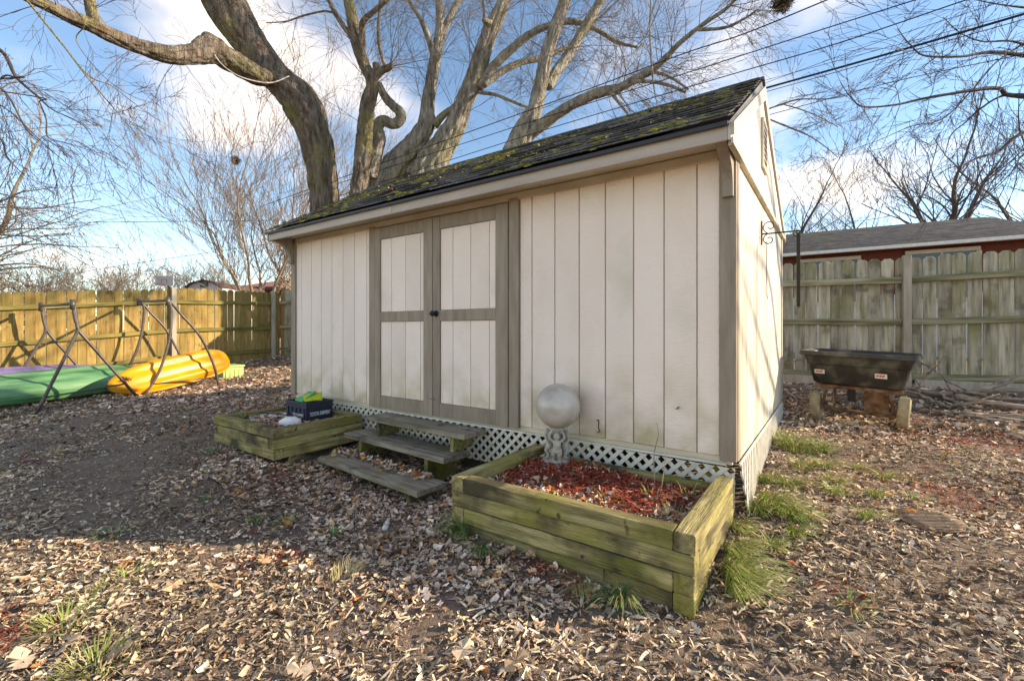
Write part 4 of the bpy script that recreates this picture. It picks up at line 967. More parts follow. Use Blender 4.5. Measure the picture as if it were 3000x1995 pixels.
def slab(q, th, name, mat, parent):
    q = np.array(q); nn = unit(np.cross(q[1]-q[0], q[2]-q[0])); nn = nn if nn[2] > 0 else -nn; n = len(q)
    return part(MB().add(np.concatenate([q, q-nn*th]), [tuple(range(n)), tuple(range(2*n-1, n-1, -1))]+[(i, (i+1) % n, n+(i+1) % n, n+i) for i in range(n)]), name, M[mat], parent)
rf = slab([E0-Hb*.36, E1-Hb*.36, K1, K0], .08, 'roof', 'houseroof', hs)
slab([E1-Hb*.36, E2, K1], .08, 'hip_slope', 'houseroof', rf)
slab([E0+Hb*7, K0, K1, E2], .08, 'rear_slope', 'houseroof', rf)
# roof courses as thin strips
for k in range(1, 22):
    t = k/22; a = (E0-Hb*.36)*(1-t)+K0*t; b = (E1-Hb*.36)*(1-t)+K1*t; up = unit((K0-E0)); slab([a+[0, 0, .016], b+[0, 0, .016], b+up*.10+[0, 0, .020], a+up*.10+[0, 0, .020]], .012, 'shingle_course', 'houseroof', rf)
gut = MB(); gut.obox(np.array(rotM((E0+E1)/2-Hb*.40-np.array([0, 0, .02]), unit(E1-E0), Hb, np.cross(unit(E1-E0), Hb))), (np.linalg.norm(E1-E0)/2, .05, .045), .01); part(gut, 'gutter', M['whitepaint'], hs)
w0, w1 = E0*np.array([1, 1, 0]), E1*np.array([1, 1, 0])
def wall_pt(s, z): q = w0+(w1-w0)*s; return np.array([q[0], q[1], z])
wl = MB().add([wall_pt(0, -.3), wall_pt(1, -.3), wall_pt(1, min(E0[2], E1[2])), wall_pt(0, min(E0[2], E1[2])-.0)]+[wall_pt(0, -.3)+Hb*6.5, wall_pt(1, -.3)+Hb*6.5, wall_pt(1, min(E0[2], E1[2]))+Hb*6.5, wall_pt(0, min(E0[2], E1[2]))+Hb*6.5],
   [(0, 1, 2, 3), (4, 7, 6, 5), (0, 4, 5, 1), (3, 2, 6, 7), (1, 5, 6, 2), (0, 3, 7, 4)]); part(wl, 'wall', M['brick'], hs)
part(MB().add([wall_pt(0, -.3)-Hb*.03, wall_pt(1, -.3)-Hb*.03, wall_pt(1, 1.7)-Hb*.03, wall_pt(0, 1.7)-Hb*.03, wall_pt(0, -.3)-Hb*.001, wall_pt(1, -.3)-Hb*.001, wall_pt(1, 1.7)-Hb*.001, wall_pt(0, 1.7)-Hb*.001], [(0, 1, 2, 3), (4, 7, 6, 5), (0, 4, 5, 1), (3, 2, 6, 7), (1, 5, 6, 2), (0, 3, 7, 4)]), 'bright_gap_sheet', M['palewall'], hs)  # pale sheet added to stand for bright light in the fence gaps
def hwin(u0, u1, v0):
    # window whose frame top shows over the fence; its place on the wall plane found from the photo's directions
    def hit(u, v):
        d = ray(u, v); t = np.dot(w0-CAM, Hb)/np.dot(d, Hb); return CAM+d*t
    a, b = hit(u0, v0), hit(u1, v0); z1 = min((a[2]+b[2])/2-.03, E0[2]-.05); z0 = z1-1.3; wd = unit((b-a)*np.array([1, 1, 0])); Lw = np.linalg.norm((b-a)[:2]); c = np.array([(a[0]+b[0])/2, (a[1]+b[1])/2, (z0+z1)/2])-Hb*.04
    w = part(MB().obox(np.array(rotM(c, wd, Hb, (0, 0, 1))), (Lw/2-.04, .02, .63)), 'window', M['glass'], hs)
    for s_, hx, hz, ox, oz in ((0, Lw/2+.03, .05, 0, .64), (0, Lw/2+.03, .05, 0, -.64), (0, .05, .585, -Lw/2, 0), (0, .05, .585, Lw/2, 0), (0, .025, .585, 0, 0)):
        part(MB().obox(np.array(rotM(c+wd*ox+np.array([0, 0, oz])-Hb*.01, wd, Hb, (0, 0, 1))), (hx, .04, hz), .006), 'window_frame', M['tanpaint'], w)
hwin(2348, 2518, 757); hwin(2655, 2866, 731)
vt_ = E0*.0+pD(2499, 690, 16.0); part(MB().box(vt_-np.array([.2, .2, .35]), vt_+np.array([.2, .2, .06]), .02), 'roof_vent', M['steel'], rf)

# far left: barn-shaped shed, red-roofed house, backboard
def far_box(name, label, cat, u0, u1, vb, dep, prof, mat_w, mat_r):
    a, b = pD(u0, vb, dep), pD(u1, vb, dep); d = unit((b-a)*np.array([1, 1, 0])); bk = np.array([-d[1], d[0], 0]); bk = bk if np.dot(bk, (sn, cs, 0)) > 0 else -bk; Lw = np.linalg.norm((b-a)[:2]); g = 0.0
    t = thing(name, label, cat, (a[0], a[1], g))
    pts = [a*[1, 1, 0]+d*Lw*x+np.array([0, 0, z]) for x, z in prof]; n = len(pts)
    V = pts+[q+bk*4 for q in pts]; part(MB().add(V, [tuple(range(n)), tuple(range(2*n-1, n-1, -1))]+[(i, (i+1) % n, n+(i+1) % n, n+i) for i in range(n)]), 'wall', M[mat_w], t)
    for i in range(1, n-2):
        q = [pts[i]-bk*.15, pts[i+1]-bk*.15, pts[i+1]+bk*4.1, pts[i]+bk*4.1]; slab([p_+np.array([0, 0, .07]) for p_ in q], .06, 'roof_slope', mat_r, t)
    return t, a, d, bk, Lw
bd = 22
zt_ = lambda v: .766+(HY-v)/F*bd
bt, ba, bdv, bbk, bL = far_box('barn_shed', 'pale gambrel-roofed shed peeking above the left fence', 'shed', 545, 652, 849, bd, [(0, 0), (0, zt_(846)), (.18, zt_(832)), (.5, zt_(824)), (.82, zt_(832)), (1, zt_(846)), (1, 0)], 'palewall', 'brownroof')
bw = ba*[1, 1, 0]+bdv*bL*.5-bbk*.02+np.array([0, 0, zt_(833)]); part(MB().obox(np.array(rotM(bw, bdv, bbk, (0, 0, 1))), (.18, .03, .14)), 'window', M['glass'], bt)
bd = 30
zt_ = lambda v: .766+(HY-v)/F*bd
hl = thing('red_roofed_house', 'house with a red brown hipped roof peeking over the fence corner', 'house', pD(760, 960, bd)*[1, 1, 0])
ha, hb_ = pD(660, 850, bd), pD(900, 850, bd); hdv = unit((hb_-ha)*[1, 1, 0]); hbk = np.array([-hdv[1], hdv[0], 0]); hbk = hbk if hbk[0]*sn+hbk[1]*cs > 0 else -hbk
ha = ha*[1, 1, 0]; hb_ = hb_*[1, 1, 0]; ze, zk = zt_(846), zt_(806)
slab([ha+[0, 0, ze]-hbk*.5, hb_+[0, 0, ze]-hbk*.5, hb_+hbk*3+[0, 0, zk], ha+(hb_-ha)*.45+hbk*3+[0, 0, zk]], .1, 'roof', 'redroof', hl)
slab([ha+[0, 0, ze]-hbk*.5, ha+(hb_-ha)*.45+hbk*3+[0, 0, zk], ha+hbk*6.5+[0, 0, ze]], .1, 'roof', 'redroof', hl)
part(MB().add([ha, hb_, hb_+hbk*6, ha+hbk*6, ha+[0, 0, ze-.05], hb_+[0, 0, ze-.05], hb_+hbk*6+[0, 0, ze-.05], ha+hbk*6+[0, 0, ze-.05]], [(3, 2, 1, 0), (4, 5, 6, 7), (0, 1, 5, 4), (1, 2, 6, 5), (2, 3, 7, 6), (3, 0, 4, 7)]), 'wall', M['brick'], hl)
part(MB().obox(np.array(rotM((ha+hb_)/2+[0, 0, ze-.02]-hbk*.55, hdv, hbk, (0, 0, 1))), (np.linalg.norm(hb_-ha)/2, .04, .1)), 'fascia', M['brownroof'], hl)
bd = 20
hp_ = thing('basketball_hoop', 'white basketball backboard on a pole beyond the left fence', 'basketball hoop', pD(482, 960, bd)*[1, 1, 0])
bc = pD(482, 823, bd); fv = np.array([sn, cs, 0]); rv = np.array([cs, -sn, 0])
part(MB().obox(np.array(rotM(bc, rv, fv, (0, 0, 1))), (.40, .02, .21), .005), 'backboard', M['glass'] if False else M['palewall'], hp_)
for s_ in (-1, 1): part(MB().obox(np.array(rotM(bc+rv*s_*.39-fv*.022, rv, fv, (0, 0, 1))), (.012, .003, .2)), 'border', M['whitepaint'], hp_)
for s_ in (-1, 1): part(MB().obox(np.array(rotM(bc+np.array([0, 0, s_*.2])-fv*.022, rv, fv, (0, 0, 1))), (.378, .003, .012)), 'border', M['whitepaint'], hp_)
sq = MB()
for s_ in (-1, 1): sq.obox(np.array(rotM(bc+rv*s_*.12-fv*.022+np.array([0, 0, -.03]), rv, fv, (0, 0, 1))), (.01, .003, .1))
sq.obox(np.array(rotM(bc-fv*.022+np.array([0, 0, .06]), rv, fv, (0, 0, 1))), (.11, .003, .01)); part(sq, 'target_square', M['steel'], hp_)
part(MB().tube([bc-fv*.2+np.array([.17*math.cos(a), .17*math.sin(a), -.16]) for a in np.linspace(0, 2*math.pi, 21)], .012, 6, False), 'hoop_ring', M['orange'], hp_)
part(MB().tube([bc+fv*.1+np.array([0, 0, -.1]), bc+fv*.5+np.array([0, 0, -.5]), np.array([*(bc+fv*.5)[:2], -.2])], .05, 8), 'pole', M['steel'], hp_)

# ------------------------------------------------------------------ trees
def bark_tube(P, rad, n, seed, amp=.13):
    """limb with furrowed bark in its geometry"""
    T, A, B = frames(P); th = np.arange(n)*2*np.pi/n; m = len(P)
    s = np.r_[0, np.cumsum(np.linalg.norm(np.diff(P, axis=0), axis=1))]; rm = float(np.mean(rad))
    ct, st_ = np.cos(th), np.sin(th)
    k = 1.9; Q = np.stack([np.broadcast_to(ct*k, (m, n)), np.broadcast_to(st_*k, (m, n)), np.broadcast_to((s/(rm*2.2))[:, None], (m, n))], -1)
    warp = (vnoise(Q*.7+9, seed)-.5)[..., None]*1.2
    ridge = np.minimum(1, np.abs(2*vnoise(Q*1.6+warp, seed+3)-1)*2.2)**.7; ridge = .75*ridge+.25*np.minimum(1, np.abs(2*vnoise(Q*3.1+warp*2, seed+5)-1)*2.2); lump = fbm(Q*.35, 2, seed+7)-.5
    rr = rad[:, None]*(1+amp*(ridge-.75)+.36*lump)
    V = P[:, None]+rr[..., None]*(ct[None, :, None]*A[:, None]+st_[None, :, None]*B[:, None])
    f = []
    for a in range(m-1):
        for i in range(n): j = (i+1) % n; f.append((a*n+i, a*n+j, (a+1)*n+j, (a+1)*n+i))
    f.append(tuple(range(n-1, -1, -1))); f.append(tuple((m-1)*n+i for i in range(n)))
    return V.reshape(-1, 3), f
def nrmv(v): return v/(np.linalg.norm(v, axis=-1, keepdims=True)+1e-9)
class Twigs:
    """grows generations of twigs as arrays; every twig is a tapering tube of 6 rings"""
    def __init__(s, seed): s.r = np.random.default_rng(seed); s.L = []
    def grow(s, pos, dr, ln, rad, gens, kids, bias=(0, 0, .15), wig=.22, spread=.8, shrink=.55, m=6, keep=None, rmin=.0022):
        pos, dr, ln, rad = map(np.asarray, (pos, dr, ln, rad)); bias = np.array(bias, float)
        for g in range(gens):
            n = len(pos); P = np.zeros((n, m, 3)); P[:, 0] = pos; d = nrmv(dr)
            D = np.zeros((n, m, 3)); D[:, 0] = d
            for k in range(1, m):
                d = nrmv(d+s.r.normal(0, wig, (n, 3))+bias*.5); P[:, k] = P[:, k-1]+d*(ln/(m-1))[:, None]; D[:, k] = d
            rr = np.maximum(rad[:, None]*np.linspace(1, .35, m)[None], rmin)
            s.L.append((P, rr))
            if g == gens-1: break
            kk = kids[g] if isinstance(kids, (list, tuple)) else kids
            idx = np.repeat(np.arange(n), kk); t = s.r.uniform(.18, 1.0, len(idx))*(m-1); a = np.clip(t.astype(int), 0, m-2); fr = (t-a)[:, None]
            p0 = P[idx, a]*(1-fr)+P[idx, a+1]*fr; dd = D[idx, a+1]; perp = nrmv(s.r.normal(0, 1, (len(idx), 3))); perp = nrmv(perp-dd*(perp*dd).sum(1, keepdims=True))
            pos = p0; dr = nrmv(dd+perp*s.r.uniform(.4, 1, (len(idx), 1))*spread+bias); ln = ln[idx]*shrink*s.r.uniform(.6, 1.25, len(idx)); rad = np.maximum(np.take_along_axis(rr[idx], a[:, None], 1)[:, 0]*.6, rmin)
            if keep is not None:
                ok = keep(pos); pos, dr, ln, rad = pos[ok], dr[ok], ln[ok], rad[ok]
    def along(s, P, rad, n, ln, r0, t0=.1, up=.3, spread=1.0):
        """seeds spread along a limb polyline"""
        P = np.asarray(P); t = s.r.uniform(t0, 1, n)*(len(P)-1); a = np.clip(t.astype(int), 0, len(P)-2); fr = (t-a)[:, None]
        p = P[a]*(1-fr)+P[a+1]*fr; d = nrmv(P[a+1]-P[a]); q = nrmv(s.r.normal(0, 1, (n, 3))); q = nrmv(q-d*(q*d).sum(1, keepdims=True))
        return p, nrmv(d*.6+q*spread+np.array([0, 0, up])), ln*s.r.uniform(.5, 1.3, n), np.minimum(r0, np.interp(t, np.arange(len(P)), rad)*.5)*s.r.uniform(.6, 1, n)
    def mesh(s, name, sides=3):
        Vs = []; Fs = []; n0 = 0; th = np.arange(sides)*2*np.pi/sides
        for P, rr in s.L:
            n, m, _ = P.shape; T = np.zeros_like(P); T[:, 1:-1] = P[:, 2:]-P[:, :-2]; T[:, 0] = P[:, 1]-P[:, 0]; T[:, -1] = P[:, -1]-P[:, -2]; T = nrmv(T)
            ref = np.where(np.abs(T[..., 2:3]) < .9, np.array([0, 0, 1.]), np.array([1., 0, 0])); A = nrmv(np.cross(T, ref)); B = np.cross(T, A)
            V = P[:, :, None]+rr[:, :, None, None]*(np.cos(th)[:, None]*A[:, :, None]+np.sin(th)[:, None]*B[:, :, None])
            base = (np.arange(n)*m*sides)[:, None, None]+(np.arange(m-1)*sides)[None, :, None]+n0; i = np.arange(sides)[None, None]; j = (i+1) % sides
            f = np.stack([base+i, base+j, base+sides+j, base+sides+i], -1).reshape(-1, 4); Vs.append(V.reshape(-1, 3)); Fs.append(f); n0 += n*m*sides
        V = np.concatenate(Vs); Fq = np.concatenate(Fs); return mesh_np(name, V, Fq.ravel(), np.full(len(Fq), 4), smooth=True)
def limb_px(pts, conv, sc, d0, d1, bend=0, k=6):
    """photo polyline (x, y, width) to a 3-D path with radii at distances d0..d1"""
    n = len(pts); P = []; 
    for i, (x, y, w) in enumerate(pts):
        d = d0+(d1-d0)*i/max(1, n-1); q = pD(*conv(x, y), d); P.append((*q, w*sc/2/F*d*.93))
    Q = smooth_path(P, k); Q[:, 3] = np.maximum(Q[:, 3], .003); return Q[:, :3], Q[:, 3]
c1 = lambda x, y: (x*.4665, y*.4665)
c2 = lambda x, y: (1000+x*.4241, y*.4241)
c3 = lambda x, y: (1900+x*.4665, y*.4665)
def resample(P, r, step):
    s = np.r_[0, np.cumsum(np.linalg.norm(np.diff(P, axis=0), axis=1))]; n = max(4, int(s[-1]/step)); t = np.linspace(0, s[-1], n)
    return np.stack([np.interp(t, s, P[:, i]) for i in range(3)], 1), np.interp(t, s, r)
def big_tree(label, stems, limbs, bark, tw, seed, twig_mat, gens=3, base_ext=True, nsides=30, group='large bare maples behind the shed', kids=(5, 4, 3), habit=(0, 0, .03), wig=.13):
    P0, r0 = stems[0]; t = thing('maple_tree', label, 'tree', (P0[0][0], P0[0][1], g1(P0[0][0], P0[0][1])), group)
    T = Twigs(seed)
    for q, (P, r) in enumerate(stems+limbs):
        if q == 0 and base_ext:      # carry the stem down to the ground with a root flare
            g = g1(P[0][0], P[0][1])-.1; zs = np.linspace(g, P[0][2], 8)[:-1]; ext = np.array([[P[0][0]+(P[0][0]-P[2][0])*.0, P[0][1], z] for z in zs]); re = r[0]*(1+.5*np.exp(-(zs-g)/.5)); P = np.vstack([ext, P]); r = np.r_[re, r]
        rm = float(np.mean(r)); n = int(np.clip(nsides*2.2*rm/.2, 7, 76)); P2, r2 = resample(P, r, max(.04, rm*.22)); V, f = bark_tube(P2, r2, n, seed*31+q, .27 if rm > .08 else .12)
        part(MB().add(V, f), 'trunk' if q < len(stems) else 'limb', M[bark], t, True)
    for (k, n, ln, rad, up) in tw:
        P, r = (stems+limbs)[k]; a = T.along(P, r, n, ln, rad, .25, up); T.grow(*a, gens, kids, habit, wig, .75, .62, rmin=.003)
    if T.L:
        o = link('crown', T.mesh('crown'), M[twig_mat]); o.parent = t; o.matrix_parent_inverse = parent_inv(t)
    return t
# A: the thick leaning trunk at the left with the long limb reaching out over the yard
A_main = limb_px([(2045, 1330, 180), (2020, 1080, 185), (1975, 850, 210), (1890, 650, 240), (1755, 510, 205), (1610, 330, 205), (1490, 160, 235), (1405, 10, 260), (1330, -130, 210), (1290, -280, 190)], c1, .4665, 12.6, 11.2)
A_limb = limb_px([(1760, 500, 80), (1660, 490, 110), (1560, 450, 135), (1430, 370, 150), (1330, 318, 165), (1220, 345, 120), (1080, 350, 110), (900, 305, 100), (740, 245, 95), (600, 175, 92), (450, 110, 86), (300, 40, 80), (150, -30, 70), (0, -110, 60)], c1, .4665, 11.9, 7.6)
A_knob = limb_px([(1370, 330, 80), (1325, 275, 120), (1300, 235, 95), (1290, 215, 50)], c1, .4665, 10.7, 10.5)
A_up = limb_px([(640, 200, 70), (590, 120, 72), (565, 30, 62), (555, -80, 55)], c1, .4665, 9.0, 8.7)
A_dr = limb_px([(150, -20, 16), (400, 290, 13), (560, 500, 10), (740, 710, 7), (860, 850, 4)], c1, .4665, 7.8, 8.6)
A_dr2 = limb_px([(420, 0, 9), (530, 150, 8), (480, 260, 6), (640, 470, 5), (820, 600, 4), (1000, 660, 3)], c1, .4665, 8.2, 8.8)
A_dr3 = limb_px([(400, 290, 9), (560, 480, 8), (700, 540, 6), (830, 640, 5), (1000, 760, 3)], c1, .4665, 8.0, 8.8)
big_tree('thickest leaning maple with a long limb reaching over the yard to the left', [A_main], [A_limb, A_knob, A_up, A_dr, A_dr2, A_dr3], 'bark_dark', [(1, 16, 1.3, .010, -.1), (4, 9, .9, .006, -.2), (5, 6, .8, .005, -.2), (6, 6, .8, .005, -.2), (0, 12, 1.2, .012, .3), (3, 6, .8, .008, 0)], 51, 'twig_dark', kids=(3, 3), habit=(0, 0, -.10), wig=.09)
# rope tied round the limb
rp = smooth_path([pD(*c1(1310, 265), 10.45), pD(*c1(1370, 380), 10.45), pD(*c1(1480, 470), 10.5), pD(*c1(1620, 515), 10.9), pD(*c1(1720, 518), 11.2), pD(*c1(1815, 480), 11.5)], 6)
tag(MB().tube(rp, .013, 8).build('rope', M['rope'], None, True), 'pale rope looped under the limb of the thickest leaning maple', 'rope')
# B: battered trunk with stubs
B_main = limb_px([(115, 1330, 120), (150, 1100, 120), (165, 930, 118), (185, 720, 108), (215, 580, 92), (160, 450, 85), (105, 290, 90), (75, 130, 82), (50, -10, 75), (35, -150, 65)], c2, .4241, 12.2, 11.6)
B_s1 = limb_px([(215, 590, 60), (240, 490, 50), (235, 435, 42)], c2, .4241, 11.9, 11.8)
B_s2 = limb_px([(215, 560, 45), (280, 490, 60), (335, 465, 48), (345, 440, 30)], c2, .4241, 11.9, 11.7)
B_s3 = limb_px([(150, 420, 40), (145, 260, 45), (150, 150, 48), (220, 85, 36), (300, 15, 34), (380, -60, 28)], c2, .4241, 11.8, 11.2)
B_s4 = limb_px([(300, 460, 26), (265, 330, 26), (255, 200, 24), (265, 60, 20), (270, -60, 16)], c2, .4241, 11.7, 11.4)
B_s5 = limb_px([(110, 300, 40), (20, 190, 38), (-60, 60, 34), (-110, -60, 30)], c2, .4241, 11.8, 12.2)
B_s6 = limb_px([(-40, 95, 16), (-120, 80, 15), (-260, 110, 13), (-380, 150, 10), (-520, 160, 7)], c2, .4241, 12.1, 12.0)
big_tree('knobbly dark maple trunk with broken stubs, just right of the thickest one', [B_main], [B_s1, B_s2, B_s3, B_s4, B_s5, B_s6], 'bark_dark', [(2, 8, 2.0, .014, .6), (3, 10, 1.6, .013, .1), (0, 22, 1.7, .014, .1), (5, 8, 1, .01, 0), (6, 8, .8, .008, 0)], 52, 'twig_grey')
# C: pale multi-stemmed maple
C1 = limb_px([(300, 1270, 260), (400, 1130, 190), (520, 985, 150), (590, 850, 125), (602, 700, 96), (622, 560, 86), (645, 420, 84), (672, 280, 74), (682, 150, 64), (672, 0, 52), (665, -150, 44)], c2, .4241, 13.2, 12.8)
C2 = limb_px([(560, 1260, 250), (690, 1020, 190), (790, 860, 150), (850, 700, 130), (915, 550, 125), (965, 400, 122), (1025, 230, 120), (1090, 90, 106), (1145, -40, 92), (1200, -180, 80)], c2, .4241, 13.0, 12.4)
C1b = limb_px([(650, 430, 50), (620, 320, 48), (578, 200, 44), (545, 130, 34), (480, 30, 26), (440, -60, 20)], c2, .4241, 12.9, 12.5)
C1c = limb_px([(665, 380, 50), (715, 200, 46), (768, 80, 44), (830, -30, 38), (880, -150, 30)], c2, .4241, 12.9, 13.4)
C1d = limb_px([(640, 870, 60), (700, 800, 50), (780, 740, 40)], c2, .4241, 13.0, 12.9)
C2b = limb_px([(950, 610, 70), (1060, 450, 64), (1200, 320, 58), (1320, 230, 54), (1440, 178, 48), (1600, 150, 44), (1760, 205, 34), (1900, 290, 28), (2050, 330, 18)], c2, .4241, 12.7, 12.2)
C2c = limb_px([(985, 590, 50), (1120, 490, 48), (1250, 430, 44), (1400, 400, 40), (1550, 330, 32), (1650, 290, 20)], c2, .4241, 12.6, 13.6)
C2d = limb_px([(950, 640, 28), (1060, 655, 26), (1150, 690, 24), (1290, 745, 18)], c2, .4241, 12.7, 12.0)
C2e = limb_px([(985, 170, 20), (985, 90, 18), (975, 0, 15), (960, -80, 12)], c2, .4241, 12.4, 12.3)
C2f = limb_px([(1030, 170, 60), (1000, 150, 46), (980, 140, 30)], c2, .4241, 12.4, 12.2)
Csw = limb_px([(200, 1230, 120), (240, 1050, 100), (262, 960, 92), (250, 880, 84), (290, 835, 76), (360, 858, 76), (412, 815, 78), (395, 765, 72), (330, 705, 62), (285, 640, 52), (258, 580, 44)], c2, .4241, 12.7, 12.4)
big_tree('pale multi-stemmed maple with a twisted S-shaped limb, rising behind the roof', [C1, C2], [C1b, C1c, C1d, C2b, C2c, C2d, C2e, C2f, Csw], 'bark', [(0, 22, 1.9, .014, .2), (1, 26, 2.0, .015, .2), (2, 12, 1.5, .012, .2), (3, 12, 1.5, .012, .2), (5, 30, 1.6, .013, -.1), (6, 20, 1.6, .012, -.1), (7, 8, 1.0, .01, -.2), (8, 6, 1.2, .01, .2)], 53, 'twig_grey')
# D: right-hand forked maple with the long low limb
D1 = limb_px([(1200, 1060, 200), (1240, 960, 170), (1295, 850, 150), (1340, 740, 112), (1370, 620, 108), (1400, 470, 100), (1432, 330, 96), (1482, 180, 90), (1540, 20, 84), (1590, -130, 74)], c2, .4241, 11.6, 11.0)
D2 = limb_px([(1420, 600, 80), (1490, 490, 72), (1580, 360, 74), (1670, 210, 72), (1750, 75, 68), (1830, -50, 58)], c2, .4241, 11.4, 12.0)
D3 = limb_px([(1290, 930, 110), (1390, 860, 88), (1520, 770, 76), (1680, 682, 70), (1800, 635, 74), (1900, 618, 64), (2010, 560, 60), (2150, 480, 54), (2250, 390, 44), (2358, 280, 38), (2500, 170, 30), (2660, 60, 26), (2760, -40, 20)], c2, .4241, 11.5, 9.2)
D4 = limb_px([(2010, 565, 30), (2130, 565, 26), (2260, 590, 24), (2380, 640, 20)], c2, .4241, 10.3, 9.8)
D5 = limb_px([(1860, 640, 26), (1910, 700, 24), (1980, 790, 18)], c2, .4241, 10.5, 10.0)
D6 = limb_px([(310, 190, 24), (480, 175, 20), (600, 120, 14), (690, 60, 9)], c3, .4665, 9.5, 9.0)
D7 = limb_px([(2170, 500, 26), (2280, 540, 22), (2400, 620, 16)], c2, .4241, 10.2, 10.0)
D8 = limb_px([(15, -80, 7), (10, 250, 12), (25, 460, 14), (35, 560, 10), (60, 680, 7)], c3, .4665, 9.8, 9.8)
D9 = limb_px([(740, 690, 9), (840, 655, 12), (950, 625, 10), (1150, 620, 7), (1330, 580, 4)], c3, .4665, 10.0, 9.2)
D10 = limb_px([(745, 745, 10), (880, 800, 12), (1000, 850, 9), (1100, 915, 7), (1190, 990, 4)], c3, .4665, 10.0, 9.0)
D11 = limb_px([(840, 655, 8), (960, 690, 8), (1080, 740, 6), (1190, 800, 4)], c3, .4665, 9.9, 9.3)
big_tree('forked maple with a long low limb angling up to the right above the ridge', [D1], [D2, D3, D4, D5, D6, D7, D8, D9, D10, D11], 'bark', [(0, 16, 1.7, .014, .2), (1, 22, 1.6, .014, .1), (2, 46, 1.4, .012, -.1), (3, 8, .7, .006, 0), (5, 14, .7, .007, -.1), (6, 8, .6, .006, -.2), (7, 8, .5, .006, 0), (8, 10, .6, .005, 0), (9, 14, .6, .005, -.2), (10, 6, .5, .005, -.1)], 54, 'twig_grey')

def twig_tree(name, label, base, height, stems, lean, gens, kids, mat, seed, group, trunk_r=.12, bias=(0, 0, .12), spread=.7, fork=.12, shrink=.6, rmin=.006, wig=.09, tm=None):
    """slender bare tree: one or several stems from the base, then generations of twigs"""
    r = np.random.default_rng(seed); base = np.array(base, float); t = thing(name, label, 'tree', base, group)
    T = Twigs(seed); P0 = []; 
    st_ = MB(); pos = []; dr = []; ln = []; ra = []
    for k in range(stems):
        a = 2*math.pi*(k+r.uniform(0, .6))/stems; d = unit(np.array([math.cos(a)*lean, math.sin(a)*lean, 1])); L_ = height*r.uniform(.75, 1.05)*.62; pts = [base-[0, 0, .1]]
        if fork > 0: pts.append(base+[0, 0, height*fork])
        for q in np.linspace(.2, 1, 6): pts.append(base+[0, 0, height*fork]+d*L_*q+r.normal(0, .012*height, 3)*q)
        P = smooth_path(pts, 4); rad = np.linspace(trunk_r, trunk_r*.22, len(P))*(1 if stems == 1 else .8); st_.tube(P, rad, 8)
        nn = int(14); s_ = T.along(P, rad, nn, height*.30, trunk_r*.32, .25, .35, spread); pos.append(s_[0]); dr.append(s_[1]); ln.append(s_[2]); ra.append(s_[3])
        pos.append(P[-1:]); dr.append(nrmv(P[-1:]-P[-3:-2])); ln.append(np.array([height*.3])); ra.append(np.array([trunk_r*.22]))
    part(st_, 'trunk', M[tm or mat], t, True)
    T.grow(np.concatenate(pos), np.concatenate(dr), np.concatenate(ln), np.concatenate(ra), gens, kids, bias, wig, spread, shrink, rmin=rmin)
    o = link('crown', T.mesh('crown'), M[mat]); o.parent = t; o.matrix_parent_inverse = parent_inv(t); return t
def gbase(u, d): q = pD(u, HY, d); return (q[0], q[1], g1(q[0], q[1]))
gB = 'bare trees beyond the fences'
twig_tree('bare_tree', 'tan upright multi-stemmed bare tree beyond the left fence corner', gbase(765, 17.5), 9.8, 7, .50, 4, [4, 3, 2], 'twig_tan', 61, gB, .095, (0, 0, .13), .6, .05, .62, .0055, .12)
twig_tree('bare_tree', 'dense tan bare tree close behind the left end of the shed roof', gbase(905, 19), 8.6, 4, .5, 4, [4, 3, 2], 'twig_tan', 62, gB, .12, (0, 0, .1), .7, .08, .58, .005)
twig_tree('bare_tree', 'low spreading tan bare tree above the left fence behind the straight swing frame', gbase(235, 20), 4.9, 5, .95, 4, [4, 3, 2], 'twig_tan', 63, gB, .10, (0, 0, .02), .8, .1, .6, .006)
twig_tree('bare_tree', 'small faint bare tree in the gap beside the basketball backboard', gbase(415, 34), 5.6, 5, .6, 3, [6, 5], 'twig_grey', 64, gB, .09, (0, 0, .1), .7, .1, .6, .008)
twig_tree('bare_tree', 'tall hazy bare tree filling the left edge of the sky', gbase(-230, 13.5), 10.5, 5, .40, 4, [4, 4, 2], 'twig_tan', 65, gB, .2, (0, 0, -.12), .9, .1, .6, .004, .2)
twig_tree('bare_tree', 'dense low brown thicket tree at the far left above the fence', gbase(20, 19), 4.2, 6, .8, 4, [4, 3, 2], 'twig_tan', 66, gB, .09, (0, 0, .02), .9, .08, .6, .006)
twig_tree('bare_tree', 'brushy brown bare tree between the hazy tree and the tan spreading one', gbase(110, 26), 4.6, 5, .8, 4, [4, 4, 2], 'twig_tan', 67, gB, .1, (0, 0, .05), .8, .1, .6, .007)
twig_tree('bare_tree', 'thin far bare tree behind the pale gambrel shed', gbase(600, 36), 6.2, 5, .6, 3, [6, 5], 'twig_grey', 68, gB, .1, (0, 0, .1), .7, .1, .6, .009)
# behind the brick house
twig_tree('bare_tree', 'bare tree with a wide V fork rising behind the brick house ridge', gbase(2768, 24), 10.6, 3, .6, 4, [3, 3, 2], 'twig_dark', 69, gB, .26, (0, 0, .1), .75, .42, .58, .0055)
twig_tree('bare_tree', 'crooked bare tree above the middle of the brick house roof', gbase(2560, 25), 8.6, 3, .85, 4, [3, 3, 2], 'twig_dark', 70, gB, .16, (0, 0, .05), .8, .35, .56, .0055)
twig_tree('bare_tree', 'small bare tree next to the right slope of the shed roof', gbase(2285, 19), 7.4, 2, .5, 4, [3, 3, 2], 'twig_dark', 71, gB, .13, (0, 0, .1), .8, .4, .55, .005)
twig_tree('bare_tree', 'tall bare tree at the far right behind the hip of the brick house', gbase(3080, 26), 12.5, 3, .6, 4, [3, 2, 2], 'twig_dark', 72, gB, .25, (0, 0, .08), .8, .35, .58, .006)
